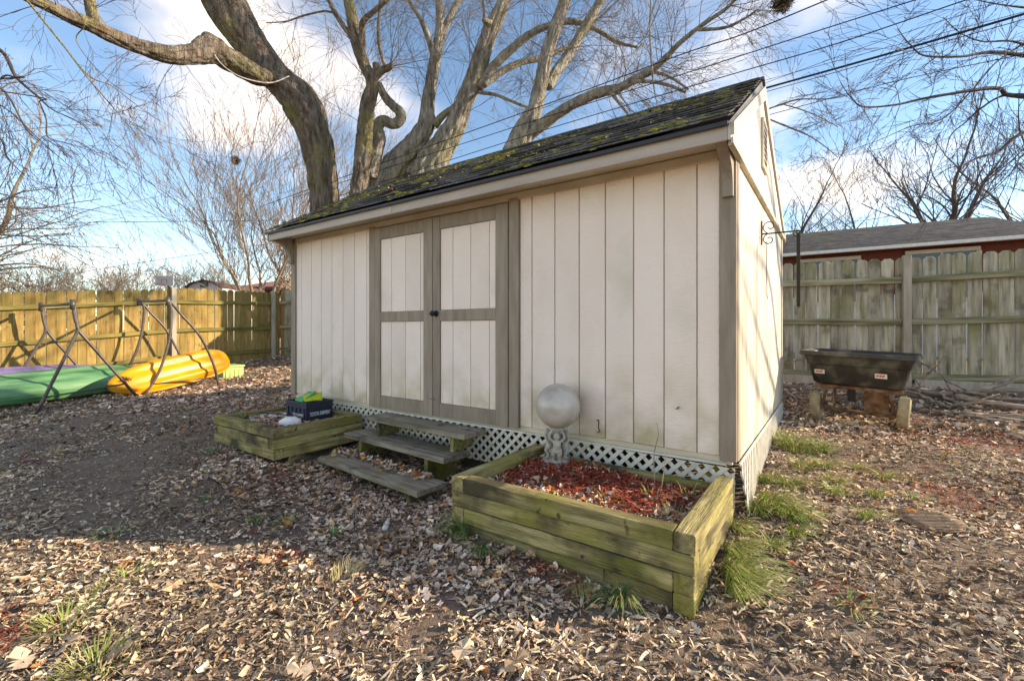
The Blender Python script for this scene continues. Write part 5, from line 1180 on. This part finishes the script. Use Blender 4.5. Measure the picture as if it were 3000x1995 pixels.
twig_tree('bare_tree', 'low spreading bare tree over the left part of the brick house roof', gbase(2430, 30), 7.0, 3, .8, 3, [4, 3], 'twig_dark', 73, gB, .13, (0, 0, .04), .8, .4, .58, .0065)
# R: tree standing just outside the frame on the right, whose limbs reach into the picture and dapple the gable
def right_tree():
    base = np.array([7.4, 9.0, g1(7.4, 9.0)]); top = base+[0.1, -.1, 9.5]
    tr = smooth_path([[*(base-[0, 0, .1]), .26], [*(base+[.05, .02, 2.2]), .21], [*(base+[.0, .1, 4.4]), .17], [*(base+[.15, 0, 7]), .10], [*top, .03]], 6); stem = (tr[:, :3], tr[:, 3])
    hub = lambda z: np.array([7.4, 9.05, z])
    def rl(pts, z0, d0, d1):
        P, r = limb_px(pts, c3, .4665, d0, d1); a = np.vstack([hub(z0), (hub(z0)+P[0])/2+[0, 0, .15], P]); rr = np.r_[max(.07, r[0]*1.5), r[0]*1.2, r]; q = smooth_path(np.c_[a, rr], 3); return q[:, :3], q[:, 3]
    Ls = [rl([(2480, 615, 30), (2260, 598, 28), (2200, 556, 26), (2030, 570, 23), (1730, 620, 17), (1550, 660, 13), (1350, 672, 10), (1270, 612, 7), (1205, 520, 4)], 3.4, 7.0, 6.2),
          rl([(2480, 370, 32), (2335, 345, 28), (2130, 330, 20), (1970, 356, 15), (1740, 352, 12), (1650, 290, 8), (1560, 180, 4)], 4.3, 7.2, 6.4),
          rl([(2480, 330, 24), (2290, 262, 14), (2100, 262, 10), (1960, 210, 7), (1850, 110, 4)], 4.9, 7.4, 6.6),
          rl([(2480, 600, 16), (2240, 600, 14), (2090, 680, 12), (1990, 770, 9), (1900, 850, 7), (1860, 980, 4)], 3.2, 7.0, 6.9),
          rl([(2480, 790, 26), (2320, 852, 24), (2190, 955, 17), (2080, 985, 13), (1990, 1030, 9), (1880, 1060, 5)], 2.7, 7.2, 6.8),
          rl([(2480, 200, 12), (2200, 380, 10), (2030, 570, 9), (1850, 745, 8), (1650, 795, 6), (1450, 880, 4), (1280, 940, 3)], 4.6, 7.4, 6.2),
          rl([(2480, 60, 18), (2280, 40, 12), (2150, 20, 8), (2000, -10, 5)], 5.6, 7.4, 6.9)]
    extra = []
    r = np.random.default_rng(8)
    for k, (a, z) in enumerate(((R(262), 2.6), (R(275), 3.3), (R(286), 2.9), (R(268), 4.2), (R(280), 4.6), (R(60), 4.5), (R(140), 5.5))):
        d = np.array([math.cos(a), math.sin(a), .5])*1.2; q = smooth_path([[*hub(z), .08], [*(hub(z)+d*1.0), .055], [*(hub(z)+d*2.0+r.normal(0, .2, 3)), .035], [*(hub(z)+d*3.1+r.normal(0, .3, 3)), .012]], 5); extra.append((q[:, :3], q[:, 3]))
    tw = [(1+i, n, ln, .008, 0) for i, (n, ln) in enumerate(((16, .8), (16, .8), (13, .7), (9, .6), (12, .7), (9, .6), (13, .7)))]+[(8+i, 5, .9, .009, .1) for i in range(7)]
    return big_tree('dark bare tree whose limbs reach in from the right edge of the sky', [stem], Ls+extra, 'bark_black', tw, 55, 'twig_dark', 3, False, 20, gB, (4, 3), (0, 0, -.02), .09)
right_tree()
# L: tree outside the frame on the left, drooping dark branches
def left_tree():
    b = pD(-620, HY, 7.0); base = np.array([b[0], b[1], g1(b[0], b[1])])
    tr = smooth_path([[*(base-[0, 0, .1]), .24], [*(base+[0, .05, 2]), .2], [*(base+[.05, 0, 4.2]), .15], [*(base+[0, .1, 6.5]), .05]], 6); stem = (tr[:, :3], tr[:, 3])
    def rl(pts, z0):
        P, r = limb_px(pts, c1, .4665, 6.6, 7.0); h = np.array([base[0], base[1], z0]); q = smooth_path(np.c_[np.vstack([h, (h+P[0])/2+[0, 0, .2], P]), np.r_[.07, r[0]*1.3, r]], 3); return q[:, :3], q[:, 3]
    Ls = [rl([(-300, 120, 30), (-120, 230, 26), (10, 325, 22), (55, 390, 24), (105, 490, 18), (235, 605, 14), (330, 690, 9), (480, 760, 6), (560, 830, 4), (600, 930, 3)], 4.6),
          rl([(-300, 380, 20), (-100, 500, 14), (40, 590, 12), (140, 770, 10), (180, 830, 7), (260, 900, 5), (400, 1010, 3)], 3.8),
          rl([(-300, 560, 16), (-100, 620, 13), (60, 700, 9), (250, 880, 6), (500, 1100, 3)], 3.4),
          rl([(105, 490, 12), (40, 475, 12), (0, 500, 10), (-60, 560, 8)], 3.9),
          rl([(235, 610, 8), (290, 750, 8), (300, 860, 7), (420, 900, 5), (580, 950, 4), (680, 968, 3), (770, 900, 2)], 4.4),
          rl([(-200, 780, 14), (0, 870, 12), (40, 980, 9), (100, 1050, 6), (180, 1130, 3)], 2.9)]
    return big_tree('dark bare tree whose drooping branches hang in from the left edge', [stem], Ls, 'bark_black', [(1+i, n, .7, .006, -.25) for i, n in enumerate((12, 10, 8, 4, 8, 8))], 56, 'twig_dark', 3, False, 16, gB, (3, 3), (0, 0, -.12), .09)
left_tree()
def ball_nest(q, s, label, seed):
    T = Twigs(seed); n = 220; r = np.random.default_rng(seed); p = np.array(q)+nrmv(r.normal(0, 1, (n, 3)))*s*r.uniform(.2, 1, (n, 1)); T.grow(p, nrmv(r.normal(0, 1, (n, 3))), np.full(n, s*.8), np.full(n, s*.07), 2, [3], (0, 0, 0), .4, 1.0, .7, rmin=.005)
    return tag(link('leaf_nest', T.mesh('nest'), M['nest']), label, 'nest')
ball_nest(pD(2292, 6, 8.9), .16, 'dark ragged leaf nest in the twigs at the top edge right of centre', 3)
ball_nest(pD(690, 470, 17.5), .12, 'small dark nest in the tan upright bare tree', 4)

# ------------------------------------------------------------------ overhead cables (run along the rear boundary)
def cable(pts, yw, r, label, ext=True):
    P = [pY(u, v, yw) for u, v in pts]
    if ext: P = [P[0]+(P[0]-P[1])*1.2]+P+[P[-1]+(P[-1]-P[-2])*1.2]
    tag(MB().tube(smooth_path(P, 8), r, 6).build('power_cable', M['wire'], None, True), label, 'cable', 'overhead cables behind the shed')
cable([(2425, 0), (2180, 100), (2000, 159), (1746, 254), (1509, 339), (1076, 494)], 5.2, .011, 'highest of the dark cables crossing the maple trunks')
cable([(2684, 0), (2413, 86), (2180, 161), (2000, 218), (1695, 313), (1348, 424), (1085, 508)], 5.25, .009, 'second dark cable from the top crossing the maple trunks')
cable([(2833, 0), (2460, 126), (2180, 208), (2000, 261), (1636, 369), (1348, 460), (1130, 530)], 5.3, .009, 'third dark cable from the top, passing just over the shingle ridge')
cable([(3000, 42), (2600, 159), (2236, 261)], 5.9, .018, 'thickest black cable meeting the roof peak from the right')
cable([(3000, 58), (2600, 170), (2236, 272)], 5.92, .006, 'thin cable slung just below the thickest one')
cable([(2930, 8), (2600, 115), (2245, 243)], 6.2, .0045, 'faint thin cable above the thickest one')
cable([(2900, 62), (2600, 140), (2250, 234)], 6.4, .0045, 'second faint thin cable just above the thickest one')
cable([(3000, 160), (2628, 238), (2250, 338)], 5.8, .006, 'lowest thin cable right of the roof peak')
cable([(746, 272), (420, 446), (103, 620)], 9.0, .006, 'faint cable slanting down to the left across the open sky')
def cable_d(pts, d, r, label):
    P = [pD(u, v, d) for u, v in pts]; P = [P[0]+(P[0]-P[1])]+P+[P[-1]+(P[-1]-P[-2])]
    tag(MB().tube(smooth_path(P, 8), r, 6).build('power_cable', M['wire'], None, True), label, 'cable', 'overhead cables behind the shed')
cable_d([(0, 652), (230, 652), (450, 650), (800, 646)], 18, .011, 'level dark cable low in the sky above the left fence')
cable_d([(126, 816), (343, 780), (600, 742)], 19, .009, 'cable rising gently from the low left horizon')

# ------------------------------------------------------------------ leaf litter, mulch, grass
def pG(u, v):
    z = -.45
    for _ in range(12): q = pZ(u, v, z); z = g1(q[0], q[1])
    return np.array([q[0], q[1], z])
def tmpl_oak(lobes=3):
    pts = [(0, -.5)]; right = []
    for k in range(lobes):
        y = -.34+.74/lobes*k; right += [(.32-.05*abs(k-1), y+.10), (.09, y+.60/lobes)]
    right[-1] = (.12, .40); pts += right+[(0, .5)]+[(-x, y) for x, y in right[::-1]]
    V = np.array([(0, 0, 0)]+[(x, y, .16*abs(x)+.25*y*y) for x, y in pts]); n = len(pts); return V, np.array([(0, 1+i, 1+(i+1) % n) for i in range(n)])
def tmpl_leaf():
    V = np.array([(0, -.5, .05), (.22, -.15, .10), (.24, .15, .06), (0, .5, .16), (-.24, .15, .12), (-.22, -.15, .05), (0, 0, 0)], float); return V, np.array([(6, i, (i+1) % 6) for i in range(6)])
def tmpl_curl():
    V = np.array([(-.16, -.5, .18), (.16, -.5, .10), (-.26, 0, .16), (.2, 0, -.02), (-.12, .5, .2), (.12, .5, .05), (0, -.2, -.04), (0, .2, -.03)], float)
    return V, np.array([(0, 1, 6), (0, 6, 2), (1, 3, 6), (2, 6, 7), (6, 3, 7), (2, 7, 4), (7, 3, 5), (7, 5, 4)])
def tmpl_chip():
    V = np.array([(-.10, -.5, 0), (.10, -.48, .03), (-.12, 0, .07), (.11, .02, .05), (-.07, .5, 0), (.06, .47, .02)], float); return V, np.array([(0, 1, 3), (0, 3, 2), (2, 3, 5), (2, 5, 4)])
TM = [tmpl_oak(), tmpl_leaf(), tmpl_curl(), tmpl_chip()]
def scatter(name, x, y, z, kind, size, cols, tilt, parent=None, label=None, seed=0, yaw=None, narrow=None):
    r = np.random.default_rng(seed); Vs = []; Fs = []; Cs = []; n0 = 0
    for k, (tv, tf) in enumerate(TM):
        ix = np.where(kind == k)[0]; n = len(ix)
        if n == 0: continue
        a = r.uniform(0, 2*np.pi, n) if yaw is None else yaw[ix]; tx = r.normal(0, tilt, n); ty = r.normal(0, tilt, n)
        V = tv[None]*size[ix][:, None, None]*np.stack([r.uniform(.38, 1.0, n) if k else r.uniform(.7, 1.2, n), np.ones(n), r.uniform(.4, 3.0, n)], 1)[:, None]
        V = V*(1+.12*r.normal(0, 1, (n, len(tv), 1)))
        def rot(V, c, s, i, j): A, B = V[..., i].copy(), V[..., j].copy(); V[..., i] = c[:, None]*A-s[:, None]*B; V[..., j] = s[:, None]*A+c[:, None]*B
        rot(V, np.cos(tx), np.sin(tx), 1, 2); rot(V, np.cos(ty), np.sin(ty), 0, 2); rot(V, np.cos(a), np.sin(a), 0, 1)
        V[..., 0] += x[ix][:, None]; V[..., 1] += y[ix][:, None]; V[..., 2] += z[ix][:, None]
        Vs.append(V.reshape(-1, 3)); Fs.append((tf[None]+(np.arange(n)*len(tv))[:, None, None]+n0).reshape(-1, 3)); Cs.append(np.repeat(cols[ix], len(tv), 0)); n0 += n*len(tv)
    Fq = np.concatenate(Fs); me = mesh_np(name, np.concatenate(Vs), Fq.ravel(), np.full(len(Fq), 3), np.concatenate(Cs))
    o = link(name, me, M['litter']); o['kind'] = 'stuff'
    if label: o['label'] = label
    if parent is not None: o.parent = parent; o.matrix_parent_inverse = parent_inv(parent)
    return o
PAL = np.array([(.58, .48, .42), (.44, .345, .29), (.48, .32, .20), (.60, .44, .28), (.23, .14, .09), (.085, .06, .048), (.48, .19, .06), (.33, .26, .21), (.70, .60, .51)]); PAL = PAL*np.array([1.32, 1.23, 1.14]); PAL = PAL*np.minimum(1, .76/PAL.max(1))[:, None]
STR = np.array([(.64, .48, .29), (.54, .385, .22), (.38, .25, .14), (.74, .60, .40), (.25, .165, .10), (.11, .078, .05), (.60, .40, .28)]); STR = .78*STR+.22*STR.mean(1, keepdims=True)*np.array([1.06, 1.0, .93]); STR = STR*1.24; STR = STR*np.minimum(1, .78/STR.max(1))[:, None]
RED = np.array([(.40, .065, .032), (.28, .042, .024), (.50, .12, .06), (.20, .035, .022), (.42, .17, .11)])
def blocked(x, y):
    b = (x > SX0-.02) & (x < SX1+.01) & (y > -.01) & (y < SD+.02)
    b |= (x > -1.385) & (x < -.012) & (y > -.975) & (y < -.04); b |= (x > -4.62) & (x < -3.47) & (y > -.965) & (y < -.05); return b
def ground_litter(n, xr, yr, dens, smin, smax, seed, name, label):
    r = np.random.default_rng(seed); x = r.uniform(*xr, n); y = r.uniform(*yr, n); P3 = np.stack([x, y, 0*x], -1)
    dep = (x-CAM[0])*sn+(y-CAM[1])*cs; lat = np.abs((x-CAM[0])*cs-(y-CAM[1])*sn)
    # trodden bare earth (left of centre and by the path), drifts of pale leaves along the shed, beds and steps
    nz = fbm(P3*1.3, 4, 61); bare = np.clip(1.15-np.hypot((x+5.0)/3.2, (y+1.55)/1.25)+(nz-.5)*2.0, 0, 1); bare = np.maximum(bare, np.clip((fbm(P3*.9+7, 4, 63)-.62)*6, 0, 1)*.55)
    drift = np.clip(1.25-np.maximum(np.abs(x+2.5)-1.2, 0)/.9-np.maximum(np.abs(y+.75)-.55, 0)/.55+(nz-.5)*1.2, 0, 1); bare = bare*(1-drift)
    patch = np.clip(.45+1.5*(fbm(P3*3.3, 3, 65)-.30), .2, 1)
    ok = (~blocked(x, y)) & (dep > -1) & (lat < dep*1.35+1.6) & (r.random(n) < dens(x, y)*(1-.62*bare)*patch)
    x, y, bare, drift, P3 = x[ok], y[ok], bare[ok], drift[ok], P3[ok]; n = len(x)
    straw = np.clip((fbm(P3*1.1, 3, 71)-.5)*4+np.where(y < -1.35, .9, .10)+np.where(x > .1, .75, 0), 0, 1)*(1-drift); red = np.clip((fbm(P3*1.9, 3, 77)-.66)*12, 0, 1)
    u = r.random(n); isS = u < straw*.85; isR = r.random(n) < red*.7
    cols = PAL[r.choice(len(PAL), n, p=[.20, .16, .13, .10, .13, .09, .015, .125, .05])]; cs_ = STR[r.choice(len(STR), n, p=[.2, .2, .15, .12, .14, .09, .10])]; cols = np.where(isS[:, None], cs_, cols); cols = np.where(isR[:, None], RED[r.choice(len(RED), n)], cols)
    tone = 1.0+.5*(fbm(P3*2.1, 3, 83)-.5)*2; cols = cols*r.uniform(.55, 1.30, (n, 1))*np.clip(tone, .6, 1.4)[:, None]*(1-.22*bare[:, None])
    kind = np.where(isS, r.choice(4, n, p=[.02, .06, .26, .66]), r.choice(4, n, p=[.14, .14, .44, .28])); kind = np.where(isR, 3, kind)
    mix = r.random(n); size = (smin+(smax-smin)*mix**2.0)*np.where(isS & (kind == 3), 1.55, 1)*np.where(kind == 0, 1.5, 1)*(1+.25*drift)*(1-.35*bare)
    z = gz(x, y)+np.abs(r.normal(0, .006, n))+.004
    return scatter(name, x, y, z, kind, size, cols, .26, None, label, seed+1)
near = lambda x, y: np.clip(1.3-np.hypot(x-CAM[0], y-CAM[1])/8.5, .14, 1)
ground_litter(490000, (-7, 4.2), (-3.6, 3.2), near, .010, .043, 91, 'leaf_litter', 'dry leaf litter and wood chips covering the yard')
ground_litter(46000, (-12, -5), (-5, 4.2), lambda x, y: .9+0*x, .03, .085, 93, 'leaf_litter', 'dry leaf litter under the swing frames and kayaks')
ground_litter(30000, (-1.2, 7), (2.4, 5.6), lambda x, y: .9+0*x, .025, .075, 95, 'leaf_litter', 'dry leaf litter by the rear fence and cart')
def bed_litter():
    r = np.random.default_rng(97); n = 5200; x = r.uniform(-1.30, -.1, n); y = r.uniform(-.89, -.13, n); P3 = np.stack([x, y, 0*x], -1)
    red = np.clip(1.75-2.0*np.hypot((x+.85)/1.25, (y+.35)/.62)+(fbm(P3*5, 3, 99)-.5)*2.0, 0, 1); isR = r.random(n) < red*.96; cols = np.where(isR[:, None], RED[r.choice(len(RED), n, p=[.35, .25, .15, .15, .1])], PAL[r.choice(len(PAL), n)])*r.uniform(.7, 1.3, (n, 1))
    kind = np.where(isR, 3, r.choice(4, n, p=[.15, .3, .45, .1])); size = np.where(isR, r.uniform(.025, .06, n), r.uniform(.02, .05, n)); z = bzR(x, y)+np.abs(r.normal(0, .010, n))+.006
    scatter('mulch_and_leaves', x, y, z, kind, size, cols, .35, bedR, None, 98)
    n = 2600; x = r.uniform(-4.53, -3.56, n); y = r.uniform(-.87, -.15, n); cols = PAL[r.choice(len(PAL), n)]*r.uniform(.6, 1.2, (n, 1)); isR = (r.random(n) < .18); cols = np.where(isR[:, None], RED[r.choice(len(RED), n)]*.8, cols)
    keep = ~((x > -4.2) & (x < -3.78) & (y > -.48) & (y < -.16)); x, y, cols, n = x[keep], y[keep], cols[keep], keep.sum(); z = bzL(x, y)+np.abs(r.normal(0, .008, n))+.004
    scatter('dead_leaves', x, y, z, r.choice(4, n, p=[.15, .3, .45, .1]), r.uniform(.02, .05, n), cols, .3, bedL, None, 99)
    # leaves blown onto the back of the lowest tread and onto the roof edge
    n = 420; x = r.uniform(-3.35, -2.05, n); y = -.645-.069*(x+3.32)+.28-np.abs(r.normal(0, .06, n)); cols = PAL[r.choice(len(PAL), n)]*r.uniform(.7, 1.25, (n, 1))
    scatter('dead_leaves', x, y, -.38+np.abs(r.normal(0, .012, n)), r.choice(4, n, p=[.2, .3, .4, .1]), r.uniform(.025, .055, n), cols, .35, st, None, 100)
    n = 160; x = r.uniform(-4.8, -.3, n); t = r.uniform(.02, .95, n); cols = PAL[r.choice(len(PAL), n)]*.8; q = np.array([0, RY0, RZ0])+sl_v[None]*(t*SLn)[:, None]+nrm[None]*.02
    scatter('roof_leaves', x, q[:, 1], q[:, 2]+.006, r.choice([1, 2, 3], n), r.uniform(.012, .03, n), cols, .3, roof, None, 101)
bed_litter()
# single large oak leaves one can pick out
oak = {}
def oak_leaf(u, v, s, col, k, label):
    q = pG(u, v); r = np.random.default_rng(k); V, f = tmpl_oak(4); V = V.copy(); V[:, 0] *= 1.15; V[:, 2] = V[:, 2]*.8+r.normal(0, .05, len(V)); n = len(V)
    V = np.vstack([V, V+[0, 0, .012]]); F2 = [tuple(t) for t in f]+[tuple(n+i for i in t[::-1]) for t in f]; m = n-1; F2 += [(1+i, n+1+i, n+1+(i+1) % m, 1+(i+1) % m) for i in range(m)]
    mb = MB().add(V*s, F2); mb.tube([(0, -.5*s, .06*s), (.03*s, -.78*s, .10*s)], .0018, 5)
    me = mb.mesh('oak_leaf'); a = me.color_attributes.new('col', 'FLOAT_COLOR', 'POINT'); nv = len(me.vertices); a.data.foreach_set('color', np.tile(np.array([*col, 1], np.float32), nv))
    o = link('oak_leaf', me, M['litter']); o.location = (q[0], q[1], q[2]+.036); o.rotation_euler = (r.normal(0, .22), r.normal(0, .22), r.uniform(0, 6.28)); tag(o, label, 'leaf', 'large oak leaves lying on the litter')
tan_, org, pal_ = (.52, .34, .20), (.50, .20, .055), (.58, .43, .30)
LV = [(773, 1658, .13, tan_), (504, 1739, .13, tan_), (366, 1668, .12, org), (626, 1740, .12, tan_), (204, 1912, .14, pal_), (356, 1933, .13, tan_), (107, 1785, .13, tan_), (1356, 1932, .15, pal_), (1510, 1965, .13, tan_), (1473, 1637, .10, tan_), (1555, 1642, .10, tan_), (1097, 1597, .10, tan_), (838, 1547, .08, org), (2768, 1337, .12, org), (2670, 1513, .07, org), (880, 1990, .13, pal_), (60, 1960, .14, pal_), (1140, 1870, .10, tan_), (1525, 1790, .09, pal_), (2420, 1690, .08, tan_), (520, 1440, .09, tan_), (370, 1250, .16, pal_), (1890, 1900, .09, tan_), (2990, 1510, .08, org), (760, 1870, .12, tan_)]
WH = ['at the shadow edge left of the straw tuft', 'halfway down the sunny lower left', 'nearest the thin grass below the shadow edge', 'just below the shadow edge left of centre', 'low at the left beside the lower grass patch', 'right of the lower grass patch', 'at the left edge above the upper grass patch', 'at the bottom edge left of the raised bed corner', 'at the very bottom below the raised bed',
  'between the two dark tufts and the large raised bed', 'touching the foot of the large raised bed', 'just below the plastic tube', 'in the shade below the left raised bed', 'in front of the cart wheels', 'near the ribbed mat', 'at the bottom edge in the lower left half', 'in the bottom left corner', 'in the sunny chips below the straw tuft', 'in the shade of the large raised bed', 'right of the long grass by the raised bed', 'in open shade left of the left raised bed', 'near the swing frame foot', 'below the dark tuft of the large raised bed', 'at the right edge', 'in the middle of the sunny lower left']
for k, (u, v, s, c) in enumerate(LV):
    oak_leaf(u, v, s*.78, c, 200+k, {tan_: 'tan', org: 'orange brown', pal_: 'pale'}[c]+' oak leaf '+WH[k])
# grass clumps
def clump(u, v, n, h, spread, col, label, seed, lean=(0, 0), at=None, cat='grass', name='grass_clump'):
    q = pG(u, v) if at is None else np.array(at); r = np.random.default_rng(seed); m = 5; a = r.uniform(0, 2*np.pi, n); R0 = spread*np.sqrt(r.random(n)); bx, by = q[0]+R0*np.cos(a), q[1]+R0*np.sin(a); bz = (gz(bx, by) if at is None else np.full(n, q[2]))-.005
    d = np.stack([np.cos(a)+lean[0]*1.6, np.sin(a)+lean[1]*1.6], 1); d /= np.linalg.norm(d, axis=1)[:, None]+1e-6; hh = h*r.uniform(.45, 1.15, n); reach = hh*r.uniform(.35, 1.25, n); w = r.uniform(.0018, .0036, n); t = np.linspace(0, 1, m)
    C_ = np.zeros((n, m, 3)); C_[..., 0] = bx[:, None]+d[:, :1]*reach[:, None]*t**1.8; C_[..., 1] = by[:, None]+d[:, 1:]*reach[:, None]*t**1.8; C_[..., 2] = bz[:, None]+hh[:, None]*(t-.45*t**2.6*(reach/hh)[:, None])
    side = np.stack([-d[:, 1], d[:, 0], 0*a], 1)[:, None]*w[:, None, None]*(1-.8*t)[None, :, None]; V = np.stack([C_-side, C_+side], 2).reshape(-1, 3)
    base = (np.arange(n)*m*2)[:, None]+(np.arange(m-1)*2)[None]; f = np.stack([base, base+1, base+3, base+2], -1).reshape(-1, 4)
    cl_ = np.array(col)*r.uniform(.6, 1.35, (n, 1)); dry = r.random(n) < .34; cl_[dry] = np.array((.42, .36, .16))*r.uniform(.7, 1.2, (dry.sum(), 1)); tip = np.linspace(0, 1, m)[None, :, None]; cc = cl_[:, None]*(1-.0*tip)+np.array((.10, .09, .02))*tip*.6
    me = mesh_np('grass', V, f.ravel(), np.full(len(f), 4), np.repeat(cc.reshape(-1, 3), 2, 0)); tag(link(name, me, M['grass']), label, cat, 'grass clumps in the yard')
def zr(x, y): return (2000+x*.507, 1200+y*.507)
gr = (.25, .37, .08); gl_ = (.34, .45, .13); gdk = (.07, .23, .07)
side_l = 'long bright grass by sunny end of large raised bed'
for k, (x, y, n, h, s) in enumerate(((325, 700, 170, .12, .05), (300, 830, 230, .14, .055), (285, 960, 260, .19, .05), (310, 1060, 260, .22, .05))): clump(*zr(x, y), n, h, s, gl_, side_l+', '+('farthest of four', 'second farthest of four', 'second nearest of four', 'nearest of four')[k], 300+k, (.9, -.5))
corner_l = 'bright grass at the foot of shed corner lattice'
for k, (x, y, n, h, s) in enumerate(((480, 420, 160, .14, .07), (540, 560, 320, .16, .10), (620, 620, 220, .14, .07), (650, 730, 120, .12, .04), (440, 600, 160, .14, .05), (620, 440, 140, .12, .08))): clump(*zr(x, y), n, h, s, gr, corner_l+' '+('behind the others', 'and biggest there', 'right of the biggest', 'at the right end of the group', 'touching the lattice tip', 'farthest right at the back')[k], 320+k, (.5, -.5))
along_l = 'grass clump beside gable wall before the cart'
for k, (x, y, n, h, s) in enumerate(((600, 200, 240, .17, .14), (680, 240, 200, .15, .12), (810, 240, 130, .14, .06), (700, 340, 120, .1, .1), (830, 340, 110, .12, .06))): clump(*zr(x, y), n, h, s, gr, along_l+', '+('farthest back', 'second from the back', 'on the right side', 'nearest on the left', 'nearest on the right')[k], 340+k, (.2, -.3))
out_l = 'pale grass clump on leaves right of shed,'
for k, (x, y, n, h, s) in enumerate(((870, 420, 130, .11, .06), (880, 490, 120, .11, .05), (1190, 405, 120, .10, .09), (1105, 505, 90, .11, .03), (1055, 630, 110, .12, .03), (1340, 520, 60, .07, .05), (1020, 350, 70, .09, .05), (520, 800, 140, .10, .05), (1000, 1150, 60, .07, .06), (720, 640, 60, .1, .05))): clump(*zr(x, y), n, h, s, gl_, out_l+' '+('left of centre, rear one', 'left of centre, front one', 'wide and farthest right but one', 'narrow upright one', 'beside the ribbed mat', 'tiny, farthest right', 'tiny, farthest back', 'close to the long grass', 'tiny, nearest the camera', 'wispy, by the corner group')[k], 360+k, (.3, -.4))
clump(1352, 1572, 190, .17, .04, gdk, 'dark green grass clump at the left front corner of the large raised bed', 380, (-.3, -.6))
clump(1407, 1625, 90, .17, .025, gdk, 'thin dark grass tuft at the foot of large raised bed', 381, (.2, -.8))
clump(1815, 1770, 150, .20, .03, gdk, 'dark green grass tuft in front of the middle of the large raised bed', 382, (0, -.9))
fore = 'sparse grass patch in sunny leaves at lower left'
for k, (u, v, n, h, s) in enumerate(((188, 1835, 150, .10, .10), (280, 1955, 150, .10, .10), (370, 1700, 70, .08, .1), (250, 1760, 60, .07, .1))): clump(u, v, n, h, s, (.20, .27, .06), fore+', '+('largest', 'lowest', 'right upper one', 'left upper one')[k], 390+k)
shad = 'small grass sprig in shaded leaves left of steps,'
for k, (u, v, n, h, s) in enumerate(((621, 1327, 70, .09, .04), (611, 1388, 60, .08, .03), (835, 1536, 70, .08, .04), (753, 1531, 60, .07, .04), (977, 1577, 50, .10, .03), (680, 1310, 40, .07, .03), (330, 1570, 60, .07, .08), (600, 1470, 40, .06, .08))): clump(u, v, n, h, s, gdk, shad+' '+('by the bed corner', 'just below the bed corner', 'right one of a pair', 'left one of a pair', 'farthest right', 'touching the bed front', 'farthest left', 'alone mid-left')[k], 400+k)
clump(0, 0, 170, .12, .06, gdk, 'green grass tuft growing inside the left raised bed', 410, (.2, -.3), at=(-4.42, -.80, -.16))
bedg = 'wispy grass in mulch of large raised bed,'
for k, (x, y) in enumerate(((-.85, -.62), (-.55, -.6), (-.38, -.42), (-1.22, -.7), (-.7, -.78), (-.2, -.3), (-.2, -.62))): clump(0, 0, 16, .09, .06, (.20, .27, .07), bedg+' '+('near its centre', 'right of its centre', 'right rear', 'front left', 'front centre', 'rear right corner', 'front right')[k], 415+k, at=(x, y, -.19))
straw_c = (.46, .36, .20)
clump(1010, 1690, 70, .10, .07, straw_c, 'dry straw tuft in the sunny leaves before the steps', 425, (-.3, .8), cat='dry grass', name='straw_tuft')
clump(850, 1362, 60, .14, .03, straw_c, 'dry straw tuft between left raised bed and lowest step', 426, (.4, .6), cat='dry grass', name='straw_tuft')
clump(1700, 1735, 70, .14, .04, straw_c, 'dry straw tuft in the shade of the large raised bed', 427, (.1, -.8), cat='dry grass', name='straw_tuft')
clump(160, 1335, 60, .12, .06, straw_c, 'dry straw tuft near the straight swing frame foot', 428, (.1, -.3), cat='dry grass', name='straw_tuft')
# dry stalks in the big bed, small sticks on the ground
for k, (pp, lab) in enumerate(((((-.42, -.22, -.2), (-.425, -.22, 0), (-.40, -.22, .12), (-.405, -.225, .2)), 'thin dry stalk in large raised bed near the hook'), (((-.36, -.30, -.2), (-.345, -.30, -.08), (-.325, -.29, .06)), 'thicker leaning dry stalk in large raised bed'))):
    tag(MB().tube(smooth_path(pp, 5), np.linspace(.004, .0015, (len(pp)-1)*5+1), 6).build('dry_stalk', M['branch'], None, True), lab, 'stalk')
rs = np.random.default_rng(12)
TWL = ('left of the left raised bed', 'in the sunny lower left corner', 'below the straw tuft', 'below the large raised bed', 'at the bottom right', 'right of the ribbed mat', 'near the right edge', 'between shadow edge and left edge')
for k, (u, v) in enumerate(((470, 1380), (120, 1890), (1090, 1800), (1640, 1900), (2500, 1900), (2880, 1600), (2930, 1430), (480, 1560))):
    pass; q = pG(u, v)
    if blocked(np.array([q[0]]), np.array([q[1]]))[0]: continue
    a = rs.uniform(0, 3.14); L_ = rs.uniform(.08, .22); d = np.array([math.cos(a), math.sin(a), 0]); pp = [q-d*L_/2, q+rs.normal(0, .012, 3), q+d*L_/2]; pp = [np.array([p_[0], p_[1], g1(p_[0], p_[1])+.034]) for p_ in pp]
    tag(MB().tube(smooth_path(pp, 4), np.linspace(.0045, .002, 9), 6).build('dry_twig', M['branch'], None, True), 'short dry twig lying on the litter '+TWL[k], 'twig', 'twigs lying on the litter')
